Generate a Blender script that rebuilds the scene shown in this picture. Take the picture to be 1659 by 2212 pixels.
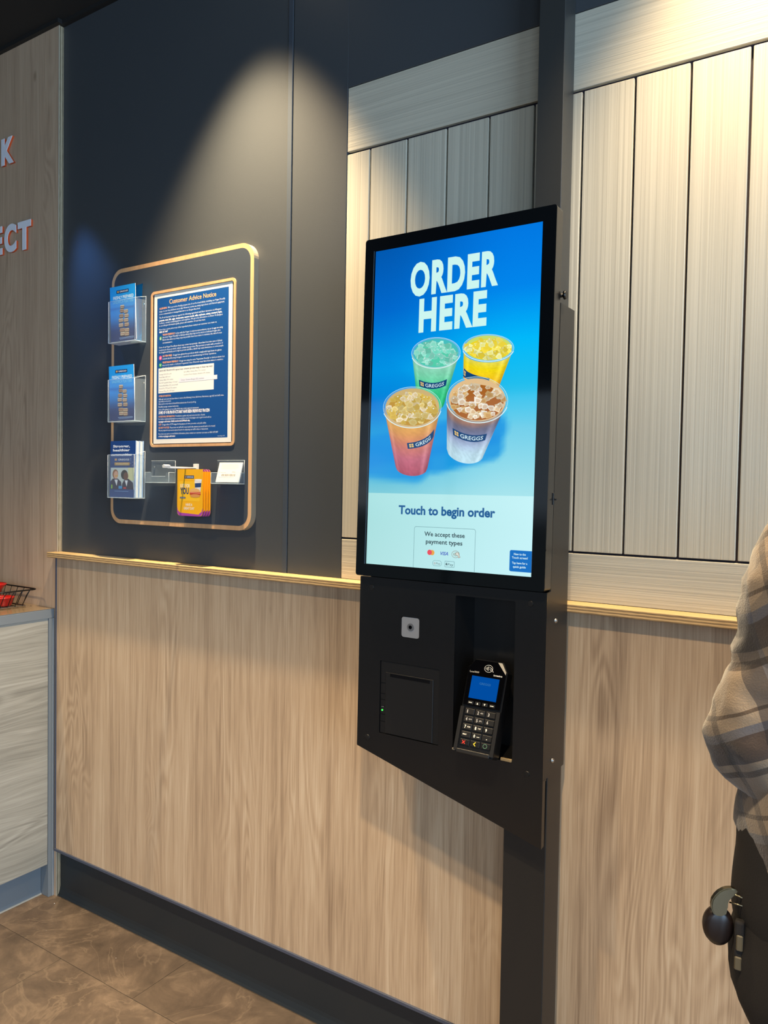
import bpy, bmesh, math, random
from mathutils import Vector, Matrix
from mathutils.geometry import tessellate_polygon
random.seed(7)
C = bpy.context.scene.collection
sc = bpy.context.scene
for o in list(bpy.data.objects): bpy.data.objects.remove(o)

# ------------------------------------------------------------------ camera
F, PW, PH = 1665.7, 1659, 2212
CAM = Vector((2.39114, -1.63985, 1.45237))
ROT = Matrix.Rotation(0.5739013, 3, 'Z') @ Matrix.Rotation(-0.03205663, 3, 'X') @ Matrix.Rotation(-0.01693429, 3, 'Y')
cd = bpy.data.cameras.new('camera'); cam = bpy.data.objects.new('camera', cd); C.objects.link(cam)
cd.sensor_fit = 'VERTICAL'; cd.sensor_height = 36.0; cd.lens = F / PH * 36.0; cd.clip_start = 0.02
mw = (ROT @ Matrix.Rotation(math.pi / 2, 3, 'X')).to_4x4(); mw.translation = CAM
cam.matrix_world = mw
sc.camera = cam
# ------------------------------------------------------------------ world, light, exposure
w = bpy.data.worlds.new('sky'); sc.world = w; w.use_nodes = True
nt = w.node_tree; nt.nodes.clear()
def wn(t, **k):
    n = nt.nodes.new(t)
    for a, b in k.items(): setattr(n, a, b)
    return n
tc = wn('ShaderNodeTexCoord'); sep = wn('ShaderNodeSeparateXYZ'); nt.links.new(tc.outputs['Generated'], sep.inputs[0])
grad = wn('ShaderNodeValToRGB'); nt.links.new(sep.outputs[2], grad.inputs[0])
e = grad.color_ramp.elements; e[0].position = 0.0; e[0].color = (.10, .12, .13, 1); e[1].position = 1; e[1].color = (.25, .42, .75, 1)
x = grad.color_ramp.elements.new(.03); x.color = (.62, .78, .95, 1)
noi = wn('ShaderNodeTexNoise'); noi.inputs['Scale'].default_value = 3.5; noi.inputs['Detail'].default_value = 6
mp = wn('ShaderNodeMapping'); mp.inputs['Scale'].default_value = (1, 1, 3); nt.links.new(tc.outputs['Generated'], mp.inputs[0]); nt.links.new(mp.outputs[0], noi.inputs['Vector'])
cr = wn('ShaderNodeValToRGB'); cr.color_ramp.elements[0].position = .5; cr.color_ramp.elements[1].position = .64; nt.links.new(noi.outputs['Fac'], cr.inputs[0])
mx = wn('ShaderNodeMixRGB'); mx.inputs[2].default_value = (1.5, 1.5, 1.55, 1)
hz = wn('ShaderNodeMath', operation='GREATER_THAN'); nt.links.new(sep.outputs[2], hz.inputs[0]); hz.inputs[1].default_value = .02
ml = wn('ShaderNodeMath', operation='MULTIPLY'); nt.links.new(cr.outputs[0], ml.inputs[0]); nt.links.new(hz.outputs[0], ml.inputs[1])
nt.links.new(ml.outputs[0], mx.inputs[0]); nt.links.new(grad.outputs[0], mx.inputs[1])
bg = wn('ShaderNodeBackground'); bg.inputs[1].default_value = .75; nt.links.new(mx.outputs[0], bg.inputs[0])
wo = wn('ShaderNodeOutputWorld'); nt.links.new(bg.outputs[0], wo.inputs[0])

def light(name, kind, loc, energy, color, target=None, **k):
    l = bpy.data.lights.new(name, kind); l.energy = energy; l.color = color
    for a, b in k.items(): setattr(l, a, b)
    o = bpy.data.objects.new(name, l); C.objects.link(o); o.location = loc
    if target is not None:
        o.rotation_euler = (Vector(target) - Vector(loc)).to_track_quat('-Z', 'Y').to_euler()
    return o
WARM = (1.0, .75, .45)
SPOTS_NEAR = [(0.90, 400), (2.18, 190), (3.46, 110)]       # wall washing downlights, 25 cm off the wall
for i, (lx, en) in enumerate(SPOTS_NEAR):
    light('downlight_beam', 'SPOT', (lx, -.25, 2.975), en, WARM, (lx, -.25, 0), spot_size=math.radians(74), spot_blend=.85, shadow_soft_size=.03)
for lx, ly, en in [(-.3, -1.45, 80), (.85, -1.45, 110), (2.15, -1.45, 190), (3.4, -1.45, 120), (.75, -3.2, 90), (2.6, -3.2, 90)]:
    light('downlight_beam', 'SPOT', (lx, ly, 2.975), en, (1, .77, .48), (lx, ly, 0), spot_size=math.radians(92), spot_blend=.5, shadow_soft_size=.04)
# daylight through the shop front behind the viewer, plus a mid-air blue spot added to tint the dark wall
light('window_daylight', 'AREA', (5.9, -2.3, 1.6), 225, (.50, .73, 1.0), (0, -2.3, 1.5), shape='RECTANGLE', size=3.0, size_y=2.4)
light('shop_front_daylight', 'AREA', (4.3, -5.7, 1.7), 95, (.55, .76, 1.0), (.8, 0, 1.2), shape='RECTANGLE', size=3.2, size_y=2.3)
light('blue_tint_spot', 'SPOT', (.035, -.13, 2.46), 17, (.12, .36, 1.0), (.22, 0, 1.90), spot_size=math.radians(48), spot_blend=1.0, shadow_soft_size=.03)
sc.view_settings.view_transform = 'Standard'; sc.view_settings.look = 'None'
sc.view_settings.exposure = 0.0; sc.view_settings.gamma = 1.0; sc.view_settings.use_curve_mapping = False

# ------------------------------------------------------------------ measuring helpers (photo pixel -> point on a given plane)
def ray(px, py): return ROT @ Vector(((px - PW / 2) / F, 1, -(py - PH / 2) / F))
def at(px, py, y):                       # point on the vertical plane at depth y
    d = ray(px, py); t = (y - CAM.y) / d.y; return CAM + d * t
TILT = 0.02651
SO = Vector((1.40731, -.188806, 1.278091)); SU = Vector((1, 0, 0)); SV = Vector((0, math.sin(TILT), math.cos(TILT))); SN = Vector((0, -math.cos(TILT), math.sin(TILT)))
def scr(px, py):                         # pixel -> metres on the screen
    d = ray(px, py); t = (SO - CAM).dot(SN) / d.dot(SN); P = CAM + d * t - SO
    return (P.dot(SU), P.dot(SV))
def s2l(c): return tuple((v / 12.92 if v <= .04045 else ((v + .055) / 1.055) ** 2.4) for v in c)
def rgb(r, g, b): return s2l((r / 255, g / 255, b / 255)) + (1.0,)

# ------------------------------------------------------------------ materials
def mat(name):
    m = bpy.data.materials.new(name); m.use_nodes = True
    return m, m.node_tree, m.node_tree.nodes['Principled BSDF']
def plain(name, col, rough=.5, metal=0, spec=.5, bump=0, bscale=300, coat=0, var=0):
    m, t, b = mat(name); b.inputs['Base Color'].default_value = col; b.inputs['Roughness'].default_value = rough
    b.inputs['Metallic'].default_value = metal; b.inputs['Specular IOR Level'].default_value = spec; b.inputs['Coat Weight'].default_value = coat
    if bump or var:
        c = t.nodes.new('ShaderNodeTexCoord'); n = t.nodes.new('ShaderNodeTexNoise'); n.inputs['Scale'].default_value = bscale; n.inputs['Detail'].default_value = 3
        t.links.new(c.outputs['Object'], n.inputs['Vector'])
        if bump:
            bp = t.nodes.new('ShaderNodeBump'); bp.inputs['Strength'].default_value = bump; bp.inputs['Distance'].default_value = .0006
            t.links.new(n.outputs['Fac'], bp.inputs['Height']); t.links.new(bp.outputs[0], b.inputs['Normal'])
        if var:
            n2 = t.nodes.new('ShaderNodeTexNoise'); n2.inputs['Scale'].default_value = 6; n2.inputs['Detail'].default_value = 4; t.links.new(c.outputs['Object'], n2.inputs['Vector'])
            x = t.nodes.new('ShaderNodeMixRGB'); x.blend_type = 'MULTIPLY'; x.inputs[0].default_value = var; x.inputs[1].default_value = col
            t.links.new(n2.outputs['Fac'], x.inputs[2]); t.links.new(x.outputs[0], b.inputs['Base Color'])
    return m
def wood(name, dark, mid, light_, axis='Z', fine=330, rough=.55, swirl=1.0, across='X', seed=0, fbright=.5, warp=.02):
    """oak-look laminate: long fibres along `axis`, bands and cathedral figure across"""
    m, t, b = mat(name); N = t.nodes.new; L = t.links.new
    c = N('ShaderNodeTexCoord'); s = N('ShaderNodeSeparateXYZ'); L(c.outputs['Object'], s.inputs[0])
    al = s.outputs[axis]; ac = s.outputs[across]
    def comb(fa, fl, off=0, src=None):
        k = N('ShaderNodeCombineXYZ')
        a = N('ShaderNodeMath'); a.operation = 'MULTIPLY'; L(src or ac, a.inputs[0]); a.inputs[1].default_value = fa; L(a.outputs[0], k.inputs[0])
        q = N('ShaderNodeMath'); q.operation = 'MULTIPLY'; L(al, q.inputs[0]); q.inputs[1].default_value = fl; L(q.outputs[0], k.inputs[1])
        k.inputs[2].default_value = off + seed; return k.outputs[0]
    def noise(v, sc_=1, det=2, dist=0):
        n = N('ShaderNodeTexNoise'); n.inputs['Scale'].default_value = sc_; n.inputs['Detail'].default_value = det; n.inputs['Distortion'].default_value = dist
        L(v, n.inputs['Vector']); return n.outputs['Fac']
    wz = noise(comb(7, 1.6, 3.1), 1, 2)                        # slow sideways wander of the grain
    k = N('ShaderNodeMath'); k.operation = 'MULTIPLY_ADD'; L(wz, k.inputs[0]); k.inputs[1].default_value = warp * 2; L(ac, k.inputs[2])
    wx = k.outputs[0]
    bands = noise(comb(13, .35, 1.7, wx), 1, 3)
    med = noise(comb(60, 1.2, 9.2, wx), 1, 4)
    fib = noise(comb(fine, 7, 5.5, wx), 1, 3)
    blot = noise(comb(5, 2.2, 21), 1, 3)
    fig = noise(comb(9, 1.3, 33), 1, 1.5, .6)                  # cathedral contour lines
    f1 = N('ShaderNodeMath'); f1.operation = 'MULTIPLY'; L(fig, f1.inputs[0]); f1.inputs[1].default_value = 95
    f2 = N('ShaderNodeMath'); f2.operation = 'SINE'; L(f1.outputs[0], f2.inputs[0])
    msk = N('ShaderNodeValToRGB'); msk.color_ramp.elements[0].position = .52; msk.color_ramp.elements[1].position = .66; L(noise(comb(6, .9, 55), 1, 1), msk.inputs[0])
    f3 = N('ShaderNodeMath'); f3.operation = 'MULTIPLY'; L(f2.outputs[0], f3.inputs[0]); L(msk.outputs[0], f3.inputs[1])
    def add(a, ka, b_, kb):
        p = N('ShaderNodeMath'); p.operation = 'MULTIPLY'; L(a, p.inputs[0]); p.inputs[1].default_value = ka
        q = N('ShaderNodeMath'); q.operation = 'MULTIPLY_ADD'; L(b_, q.inputs[0]); q.inputs[1].default_value = kb; L(p.outputs[0], q.inputs[2]); return q.outputs[0]
    v = add(bands, .42, med, .42); v = add(v, 1, fib, fbright); v = add(v, 1, blot, .22); v = add(v, 1, f3.outputs[0], .07 * swirl)
    off = N('ShaderNodeMath'); off.operation = 'SUBTRACT'; L(v, off.inputs[0]); off.inputs[1].default_value = (.42 + .42 + fbright + .22) / 2 - .5
    r = N('ShaderNodeValToRGB'); L(off.outputs[0], r.inputs[0]); e = r.color_ramp.elements
    e[0].position = .14; e[0].color = dark; e[1].position = .86; e[1].color = light_; q = e.new(.5); q.color = mid
    # small knots
    vo = N('ShaderNodeTexVoronoi'); vo.inputs['Scale'].default_value = 1; L(comb(4.2, 1.9, 71), vo.inputs['Vector'])
    kr = N('ShaderNodeValToRGB'); kr.color_ramp.elements[0].position = .012; kr.color_ramp.elements[0].color = (.45, .4, .36, 1); kr.color_ramp.elements[1].position = .05; kr.color_ramp.elements[1].color = (1, 1, 1, 1)
    L(vo.outputs['Distance'], kr.inputs[0])
    mu = N('ShaderNodeMixRGB'); mu.blend_type = 'MULTIPLY'; mu.inputs[0].default_value = .8; L(r.outputs[0], mu.inputs[1]); L(kr.outputs[0], mu.inputs[2])
    L(mu.outputs[0], b.inputs['Base Color']); b.inputs['Roughness'].default_value = rough; b.inputs['Specular IOR Level'].default_value = .35
    bp = N('ShaderNodeBump'); bp.inputs['Strength'].default_value = .25; bp.inputs['Distance'].default_value = .0008; L(fib, bp.inputs['Height']); L(bp.outputs[0], b.inputs['Normal'])
    return m
def ply(name, axis='Z', pitch=.0031, base=0.0, dark=rgb(120, 96, 66), light_=rgb(214, 178, 124)):
    m, t, b = mat(name); N = t.nodes.new; L = t.links.new
    c = N('ShaderNodeTexCoord'); s = N('ShaderNodeSeparateXYZ'); L(c.outputs['Object'], s.inputs[0])
    n = N('ShaderNodeTexNoise'); n.inputs['Scale'].default_value = 14; n.inputs['Detail'].default_value = 3; L(c.outputs['Object'], n.inputs['Vector'])
    a = N('ShaderNodeMath'); a.operation = 'MULTIPLY_ADD'; L(n.outputs['Fac'], a.inputs[0]); a.inputs[1].default_value = .0016; L(s.outputs[axis], a.inputs[2])
    k = N('ShaderNodeMath'); k.operation = 'MULTIPLY'; L(a.outputs[0], k.inputs[0]); k.inputs[1].default_value = 2 * math.pi / pitch / 2
    si = N('ShaderNodeMath'); si.operation = 'SINE'; L(k.outputs[0], si.inputs[0])
    mp = N('ShaderNodeMapping'); mp.inputs['Scale'].default_value = (40, 40, 40) ; mp.inputs['Scale'].default_value['XYZ'.index(axis)] = 900
    L(c.outputs['Object'], mp.inputs[0]); n2 = N('ShaderNodeTexNoise'); n2.inputs['Scale'].default_value = 1; n2.inputs['Detail'].default_value = 3; L(mp.outputs[0], n2.inputs['Vector'])
    ad = N('ShaderNodeMath'); ad.operation = 'MULTIPLY_ADD'; L(si.outputs[0], ad.inputs[0]); ad.inputs[1].default_value = .28; L(n2.outputs['Fac'], ad.inputs[2])
    r = N('ShaderNodeValToRGB'); L(ad.outputs[0], r.inputs[0]); r.color_ramp.elements[0].position = .2; r.color_ramp.elements[0].color = dark; r.color_ramp.elements[1].position = .75; r.color_ramp.elements[1].color = light_
    L(r.outputs[0], b.inputs['Base Color']); b.inputs['Roughness'].default_value = .6
    return m
def pinstripe(name, col, axis):          # pale textured laminate, fine ribs running along `axis`
    m, t, b = mat(name); N = t.nodes.new; L = t.links.new
    c = N('ShaderNodeTexCoord'); mp = N('ShaderNodeMapping'); mp.inputs['Scale'].default_value = (330, 330, 1.2) if axis == 'Z' else (1.2, 330, 330)
    L(c.outputs['Object'], mp.inputs[0]); n = N('ShaderNodeTexNoise'); n.inputs['Scale'].default_value = 1; n.inputs['Detail'].default_value = 3; L(mp.outputs[0], n.inputs['Vector'])
    r = N('ShaderNodeValToRGB'); L(n.outputs['Fac'], r.inputs[0]); r.color_ramp.elements[0].position = .3; r.color_ramp.elements[1].position = .7
    r.color_ramp.elements[0].color = tuple(v * .80 for v in col[:3]) + (1,); r.color_ramp.elements[1].color = tuple(min(1, v * 1.05) for v in col[:3]) + (1,)
    L(r.outputs[0], b.inputs['Base Color']); b.inputs['Roughness'].default_value = .5
    bp = N('ShaderNodeBump'); bp.inputs['Strength'].default_value = .5; bp.inputs['Distance'].default_value = .0012; L(n.outputs['Fac'], bp.inputs['Height']); L(bp.outputs[0], b.inputs['Normal'])
    return m
def slate(name):
    m, t, b = mat(name); N = t.nodes.new; L = t.links.new
    c = N('ShaderNodeTexCoord'); oi = N('ShaderNodeObjectInfo')
    sh = N('ShaderNodeVectorMath'); sh.operation = 'SCALE'; sh.inputs['Scale'].default_value = 9.0
    cx = N('ShaderNodeCombineXYZ'); L(oi.outputs['Random'], cx.inputs[0]); L(oi.outputs['Random'], cx.inputs[1]); L(cx.outputs[0], sh.inputs[0])
    ad = N('ShaderNodeVectorMath'); ad.operation = 'ADD'; L(c.outputs['Object'], ad.inputs[0]); L(sh.outputs[0], ad.inputs[1])
    n = N('ShaderNodeTexNoise'); n.inputs['Scale'].default_value = 9; n.inputs['Detail'].default_value = 10; n.inputs['Roughness'].default_value = .68; n.inputs['Distortion'].default_value = .5; L(ad.outputs[0], n.inputs['Vector'])
    r = N('ShaderNodeValToRGB'); L(n.outputs['Fac'], r.inputs[0]); e = r.color_ramp.elements
    e[0].position = .3; e[0].color = rgb(70, 61, 53); e[1].position = .72; e[1].color = rgb(120, 105, 90); q = e.new(.52); q.color = rgb(92, 80, 69)
    n2 = N('ShaderNodeTexNoise'); n2.inputs['Scale'].default_value = 3.2; n2.inputs['Detail'].default_value = 5; n2.inputs['Distortion'].default_value = 2.2; L(ad.outputs[0], n2.inputs['Vector'])
    v = N('ShaderNodeValToRGB'); L(n2.outputs['Fac'], v.inputs[0]); e = v.color_ramp.elements
    e[0].position = .485; e[0].color = (0, 0, 0, 1); e[1].position = .515; e[1].color = (0, 0, 0, 1); q = e.new(.5); q.color = (1, 1, 1, 1)
    vm = N('ShaderNodeMath'); vm.operation = 'MULTIPLY'; vm.inputs[1].default_value = .35; L(v.outputs[0], vm.inputs[0])
    mx = N('ShaderNodeMixRGB'); L(vm.outputs[0], mx.inputs[0]); L(r.outputs[0], mx.inputs[1]); mx.inputs[2].default_value = rgb(132, 117, 100)
    ra = N('ShaderNodeMath'); ra.operation = 'MULTIPLY_ADD'; L(oi.outputs['Random'], ra.inputs[0]); ra.inputs[1].default_value = .16; ra.inputs[2].default_value = .92
    mu = N('ShaderNodeMixRGB'); mu.blend_type = 'MULTIPLY'; mu.inputs[0].default_value = 1; L(mx.outputs[0], mu.inputs[1]); L(ra.outputs[0], mu.inputs[2])
    L(mu.outputs[0], b.inputs['Base Color']); b.inputs['Roughness'].default_value = .42
    bp = N('ShaderNodeBump'); bp.inputs['Strength'].default_value = .3; bp.inputs['Distance'].default_value = .002; L(n.outputs['Fac'], bp.inputs['Height']); L(bp.outputs[0], b.inputs['Normal'])
    return m
def vcol_mat(name, kind, rough=.45, strength=1.0):
    m, t, b = mat(name); a = t.nodes.new('ShaderNodeVertexColor'); a.layer_name = 'ink'
    if kind == 'print':
        t.links.new(a.outputs[0], b.inputs['Base Color']); b.inputs['Roughness'].default_value = rough
    else:
        b.inputs['Base Color'].default_value = (0, 0, 0, 1); b.inputs['Roughness'].default_value = .06; b.inputs['Specular IOR Level'].default_value = .5
        t.links.new(a.outputs[0], b.inputs['Emission Color']); b.inputs['Emission Strength'].default_value = strength
    return m
def acrylic(name, tint=(.93, .97, 1, 1), gl=.10, edge=False):
    m = bpy.data.materials.new(name); m.use_nodes = True; t = m.node_tree; t.nodes.clear(); N = t.nodes.new
    tr = N('ShaderNodeBsdfTransparent'); tr.inputs[0].default_value = tint
    g = N('ShaderNodeBsdfGlossy'); g.inputs['Roughness'].default_value = .08
    d = N('ShaderNodeBsdfDiffuse'); d.inputs[0].default_value = (.8, .9, .95, 1)
    lw0 = N('ShaderNodeLayerWeight'); lw0.inputs[0].default_value = .25
    lw = N('ShaderNodeMath'); lw.operation = 'MULTIPLY'; t.links.new(lw0.outputs['Facing'], lw.inputs[0]); lw.inputs[1].default_value = .12
    x = N('ShaderNodeMixShader'); t.links.new(lw.outputs[0], x.inputs[0]); t.links.new(tr.outputs[0], x.inputs[1]); t.links.new(g.outputs[0], x.inputs[2])
    y = N('ShaderNodeMixShader'); y.inputs[0].default_value = gl; t.links.new(x.outputs[0], y.inputs[1]); t.links.new(d.outputs[0], y.inputs[2])
    o = N('ShaderNodeOutputMaterial'); t.links.new(y.outputs[0], o.inputs[0]); return m

M = {}
M['oak'] = wood('oak_laminate', rgb(130, 105, 82), rgb(188, 161, 131), rgb(222, 200, 170), warp=.010, rough=.42)
M['oak_side'] = wood('oak_laminate_tall', rgb(138, 114, 92), rgb(186, 160, 134), rgb(210, 186, 158), seed=4, warp=.008)
M['ash'] = wood('grey_ash_laminate', rgb(104, 102, 95), rgb(150, 148, 138), rgb(180, 178, 168), axis='Y', across='Z', swirl=1.4, fine=260, seed=2, warp=.05)
M['rim'] = wood('plywood_rim', rgb(176, 132, 92), rgb(212, 166, 120), rgb(232, 192, 146), fine=500, fbright=.25)
M['ply_h'] = ply('plywood_edge_h', 'Z')
M['ply_v'] = ply('plywood_edge_v', 'Y', .0045, dark=rgb(110, 98, 78), light_=rgb(190, 176, 146))
M['ply_top'] = plain('plywood_top', rgb(214, 184, 130), .55, var=.2)
M['slat'] = pinstripe('pale_ribbed_laminate', rgb(198, 191, 172), 'Z')
M['rail'] = pinstripe('pale_ribbed_laminate_h', rgb(198, 191, 172), 'X')
M['gap'] = plain('shadow_gap', rgb(34, 26, 38), .9)
M['char'] = plain('charcoal_board', rgb(66, 70, 74), .42, bump=.35, bscale=700, spec=.4)
M['char2'] = plain('charcoal_face', rgb(62, 70, 80), .5, bump=.2, bscale=900, spec=.35)
M['black_ceiling'] = plain('black_ceiling', rgb(34, 34, 33), .8)
M['skirt'] = plain('black_vinyl', rgb(34, 40, 44), .45, bump=.25, bscale=120)
M['trim'] = plain('dark_blue_trim', rgb(70, 76, 92), .4)
M['bgrey'] = plain('blue_grey_edging', rgb(116, 124, 130), .42)
M['top'] = plain('counter_laminate', rgb(140, 122, 98), .18, var=.15)
M['slate'] = slate('brown_slate_vinyl')
M['grout'] = plain('tile_joint', rgb(50, 42, 36), .8)
M['black'] = plain('powder_coated_black', rgb(14, 15, 17), .24, bump=.15, bscale=1400, spec=.8)
M['pole'] = plain('pole_grey', rgb(52, 53, 52), .4, bump=.3, bscale=1400)
M['pole2'] = plain('pole_and_lit_side_grey', rgb(34, 33, 32), .4, bump=.3, bscale=1400)
M['blackg'] = plain('black_glass', rgb(8, 12, 16), .06, spec=.6)
M['plast'] = plain('black_plastic', rgb(17, 17, 18), .32)
M['plast2'] = plain('satin_black_plastic', rgb(18, 18, 19), .4)
M['glossblack'] = plain('gloss_black', rgb(6, 6, 8), .08)
M['steel'] = plain('steel', rgb(190, 190, 188), .25, metal=1)
M['dsteel'] = plain('dark_steel', rgb(60, 60, 60), .35, metal=1)
M['silver'] = plain('silver_plate', rgb(176, 178, 182), .38, metal=.6)
M['white'] = plain('white_plastic', rgb(232, 230, 222), .3)
M['letter'] = plain('pale_letter_face', rgb(240, 243, 252), .45)
M['orange'] = plain('orange_letter_side', rgb(205, 84, 38), .5)
M['red'] = plain('red_plastic', rgb(200, 36, 30), .25)
M['paper'] = plain('paper_white', rgb(235, 235, 228), .6)
M['print'] = vcol_mat('printed_ink', 'print')
M['screen'] = vcol_mat('lit_screen', 'screen')
M['acr'] = acrylic('clear_acrylic', gl=.05)
M['acre'] = acrylic('clear_acrylic_edge', gl=.55)
M['led'] = plain('green_led', (.0, .8, .1, 1)); b = M['led'].node_tree.nodes['Principled BSDF']; b.inputs['Emission Color'].default_value = (.05, 1, .05, 1); b.inputs['Emission Strength'].default_value = 2
M['lamp'] = plain('lamp_lens', (1, .9, .7, 1)); b = M['lamp'].node_tree.nodes['Principled BSDF']; b.inputs['Emission Color'].default_value = (1, .85, .6, 1); b.inputs['Emission Strength'].default_value = 6
M['skin'] = plain('skin', rgb(200, 150, 122), .5)
M['trouser'] = plain('black_fabric', rgb(28, 25, 24), .85, bump=.6, bscale=500)
M['hair'] = plain('brown_hair', rgb(52, 36, 26), .55)
M['shoe'] = plain('black_leather', rgb(20, 19, 19), .4)
M['rubber'] = plain('dark_rubber', rgb(30, 22, 20), .3)

# ------------------------------------------------------------------ builders
def tag(o, label=None, cat=None, group=None, kind=None):
    if label: o['label'] = label
    if cat: o['category'] = cat
    if group: o['group'] = group
    if kind: o['kind'] = kind
    return o
def empty(name, loc=(0, 0, 0), label=None, cat=None, group=None, rot=None, kind=None):
    o = bpy.data.objects.new(name, None); C.objects.link(o); o.location = loc; o.empty_display_size = .05
    if rot: o.rotation_euler = rot
    return tag(o, label, cat, group, kind)
def wloc(o):
    v = Vector(o.location)
    while o.parent: o = o.parent; v += Vector(o.location)
    return v
def link(name, me, m, parent=None, local=False):
    o = bpy.data.objects.new(name, me); C.objects.link(o)
    if m is not None and not me.materials:
        for k in (m if isinstance(m, (list, tuple)) else [m]): me.materials.append(k)
    if parent is not None:
        o.parent = parent
        if not local and parent.type == 'EMPTY': o.matrix_parent_inverse = Matrix.Translation(-Vector(parent.location))
    return o
class B:
    def __init__(s): s.bm = bmesh.new()
    def box(s, x0, x1, y0, y1, z0, z1, bev=0, seg=1, mi=0):
        vs = [s.bm.verts.new((x, y, z)) for x in (x0, x1) for y in (y0, y1) for z in (z0, z1)]
        fs = [s.bm.faces.new([vs[i] for i in q]) for q in [(0, 1, 3, 2), (4, 6, 7, 5), (0, 4, 5, 1), (2, 3, 7, 6), (0, 2, 6, 4), (1, 5, 7, 3)]]
        for f in fs: f.material_index = mi
        if bev: 
            r = bmesh.ops.bevel(s.bm, geom=list({e for f in fs for e in f.edges}), offset=bev, segments=seg, affect='EDGES', profile=.5)
            for f in r['faces']: f.material_index = mi
        return s
    def prism(s, pts, a, b, axis='y', mi=0, side=None):
        """extrude a 2D outline; axis y: pts=(x,z); axis x: pts=(y,z); axis z: pts=(x,y)"""
        def P(p, t): return {'y': (p[0], t, p[1]), 'x': (t, p[0], p[1]), 'z': (p[0], p[1], t)}[axis]
        v0 = [s.bm.verts.new(P(p, a)) for p in pts]; v1 = [s.bm.verts.new(P(p, b)) for p in pts]; n = len(pts)
        f = s.bm.faces.new(v0); f.material_index = mi; f = s.bm.faces.new(v1[::-1]); f.material_index = mi
        for i in range(n):
            f = s.bm.faces.new((v0[i], v1[i], v1[(i + 1) % n], v0[(i + 1) % n])); f.material_index = mi if side is None else side
        return s
    def holed(s, outer, holes, y0, y1, mi=0):          # plate in the xz plane with openings
        polys = [[Vector((p[0], p[1], 0)) for p in l] for l in [outer] + holes]
        flat = [p for l in polys for p in l]; tri = tessellate_polygon(polys)
        for y, fl in ((y0, 0), (y1, 1)):
            vs = [s.bm.verts.new((p.x, y, p.y)) for p in flat]
            if y == y0: A = vs
            else: Bv = vs
            for t in tri: s.bm.faces.new([vs[i] for i in (t if not fl else t[::-1])])
        k = 0
        for l in polys:
            n = len(l)
            for i in range(n): s.bm.faces.new((A[k + i], A[k + (i + 1) % n], Bv[k + (i + 1) % n], Bv[k + i]))
            k += n
        return s
    def cyl(s, p0, p1, r0, r1=None, seg=16, mi=0):
        p0 = Vector(p0); p1 = Vector(p1); r1 = r0 if r1 is None else r1; d = (p1 - p0); q = d.to_track_quat('Z', 'Y')
        a = []; b = []
        for i in range(seg):
            c = Vector((math.cos(2 * math.pi * i / seg), math.sin(2 * math.pi * i / seg), 0))
            a.append(s.bm.verts.new(p0 + q @ (c * r0))); b.append(s.bm.verts.new(p1 + q @ (c * r1)))
        for i in range(seg):
            f = s.bm.faces.new((a[i], a[(i + 1) % seg], b[(i + 1) % seg], b[i])); f.smooth = True; f.material_index = mi
        f = s.bm.faces.new(a[::-1]); f.material_index = mi; f = s.bm.faces.new(b); f.material_index = mi
        return s
    def tube(s, pts, r, seg=8, close=False):
        pts = [Vector(p) for p in pts]; rings = []; n = len(pts)
        for i, p in enumerate(pts):
            d = (pts[(i + 1) % n] - pts[i - 1]) if close else (pts[min(i + 1, n - 1)] - pts[max(i - 1, 0)])
            q = d.to_track_quat('Z', 'Y'); rr = r[i] if isinstance(r, (list, tuple)) else r
            rings.append([s.bm.verts.new(p + q @ Vector((math.cos(2 * math.pi * k / seg) * rr, math.sin(2 * math.pi * k / seg) * rr, 0))) for k in range(seg)])
        for i in range(n if close else n - 1):
            a = rings[i]; b = rings[(i + 1) % n]
            for k in range(seg):
                f = s.bm.faces.new((a[k], a[(k + 1) % seg], b[(k + 1) % seg], b[k])); f.smooth = True
        if not close: s.bm.faces.new(rings[0][::-1]); s.bm.faces.new(rings[-1])
        return s
    def lathe(s, c, prof, seg=24):       # prof: (r, z) ; axis z
        rings = [[s.bm.verts.new((c[0] + r * math.cos(2 * math.pi * k / seg), c[1] + r * math.sin(2 * math.pi * k / seg), c[2] + z)) for k in range(seg)] for r, z in prof]
        for a, b in zip(rings, rings[1:]):
            for k in range(seg):
                f = s.bm.faces.new((a[k], a[(k + 1) % seg], b[(k + 1) % seg], b[k])); f.smooth = True
        return s
    def done(s, name, m, parent=None, local=False):
        bmesh.ops.recalc_face_normals(s.bm, faces=s.bm.faces)
        me = bpy.data.meshes.new(name); s.bm.to_mesh(me); s.bm.free(); return link(name, me, m, parent, local)
def rrect(x0, x1, z0, z1, r, seg=6):
    pts = []
    for cx, cz, a in ((x1 - r, z1 - r, 0), (x0 + r, z1 - r, 90), (x0 + r, z0 + r, 180), (x1 - r, z0 + r, 270)):
        for k in range(seg + 1):
            t = math.radians(a + 90 * k / seg); pts.append((cx + r * math.cos(t), cz + r * math.sin(t)))
    return pts

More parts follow.
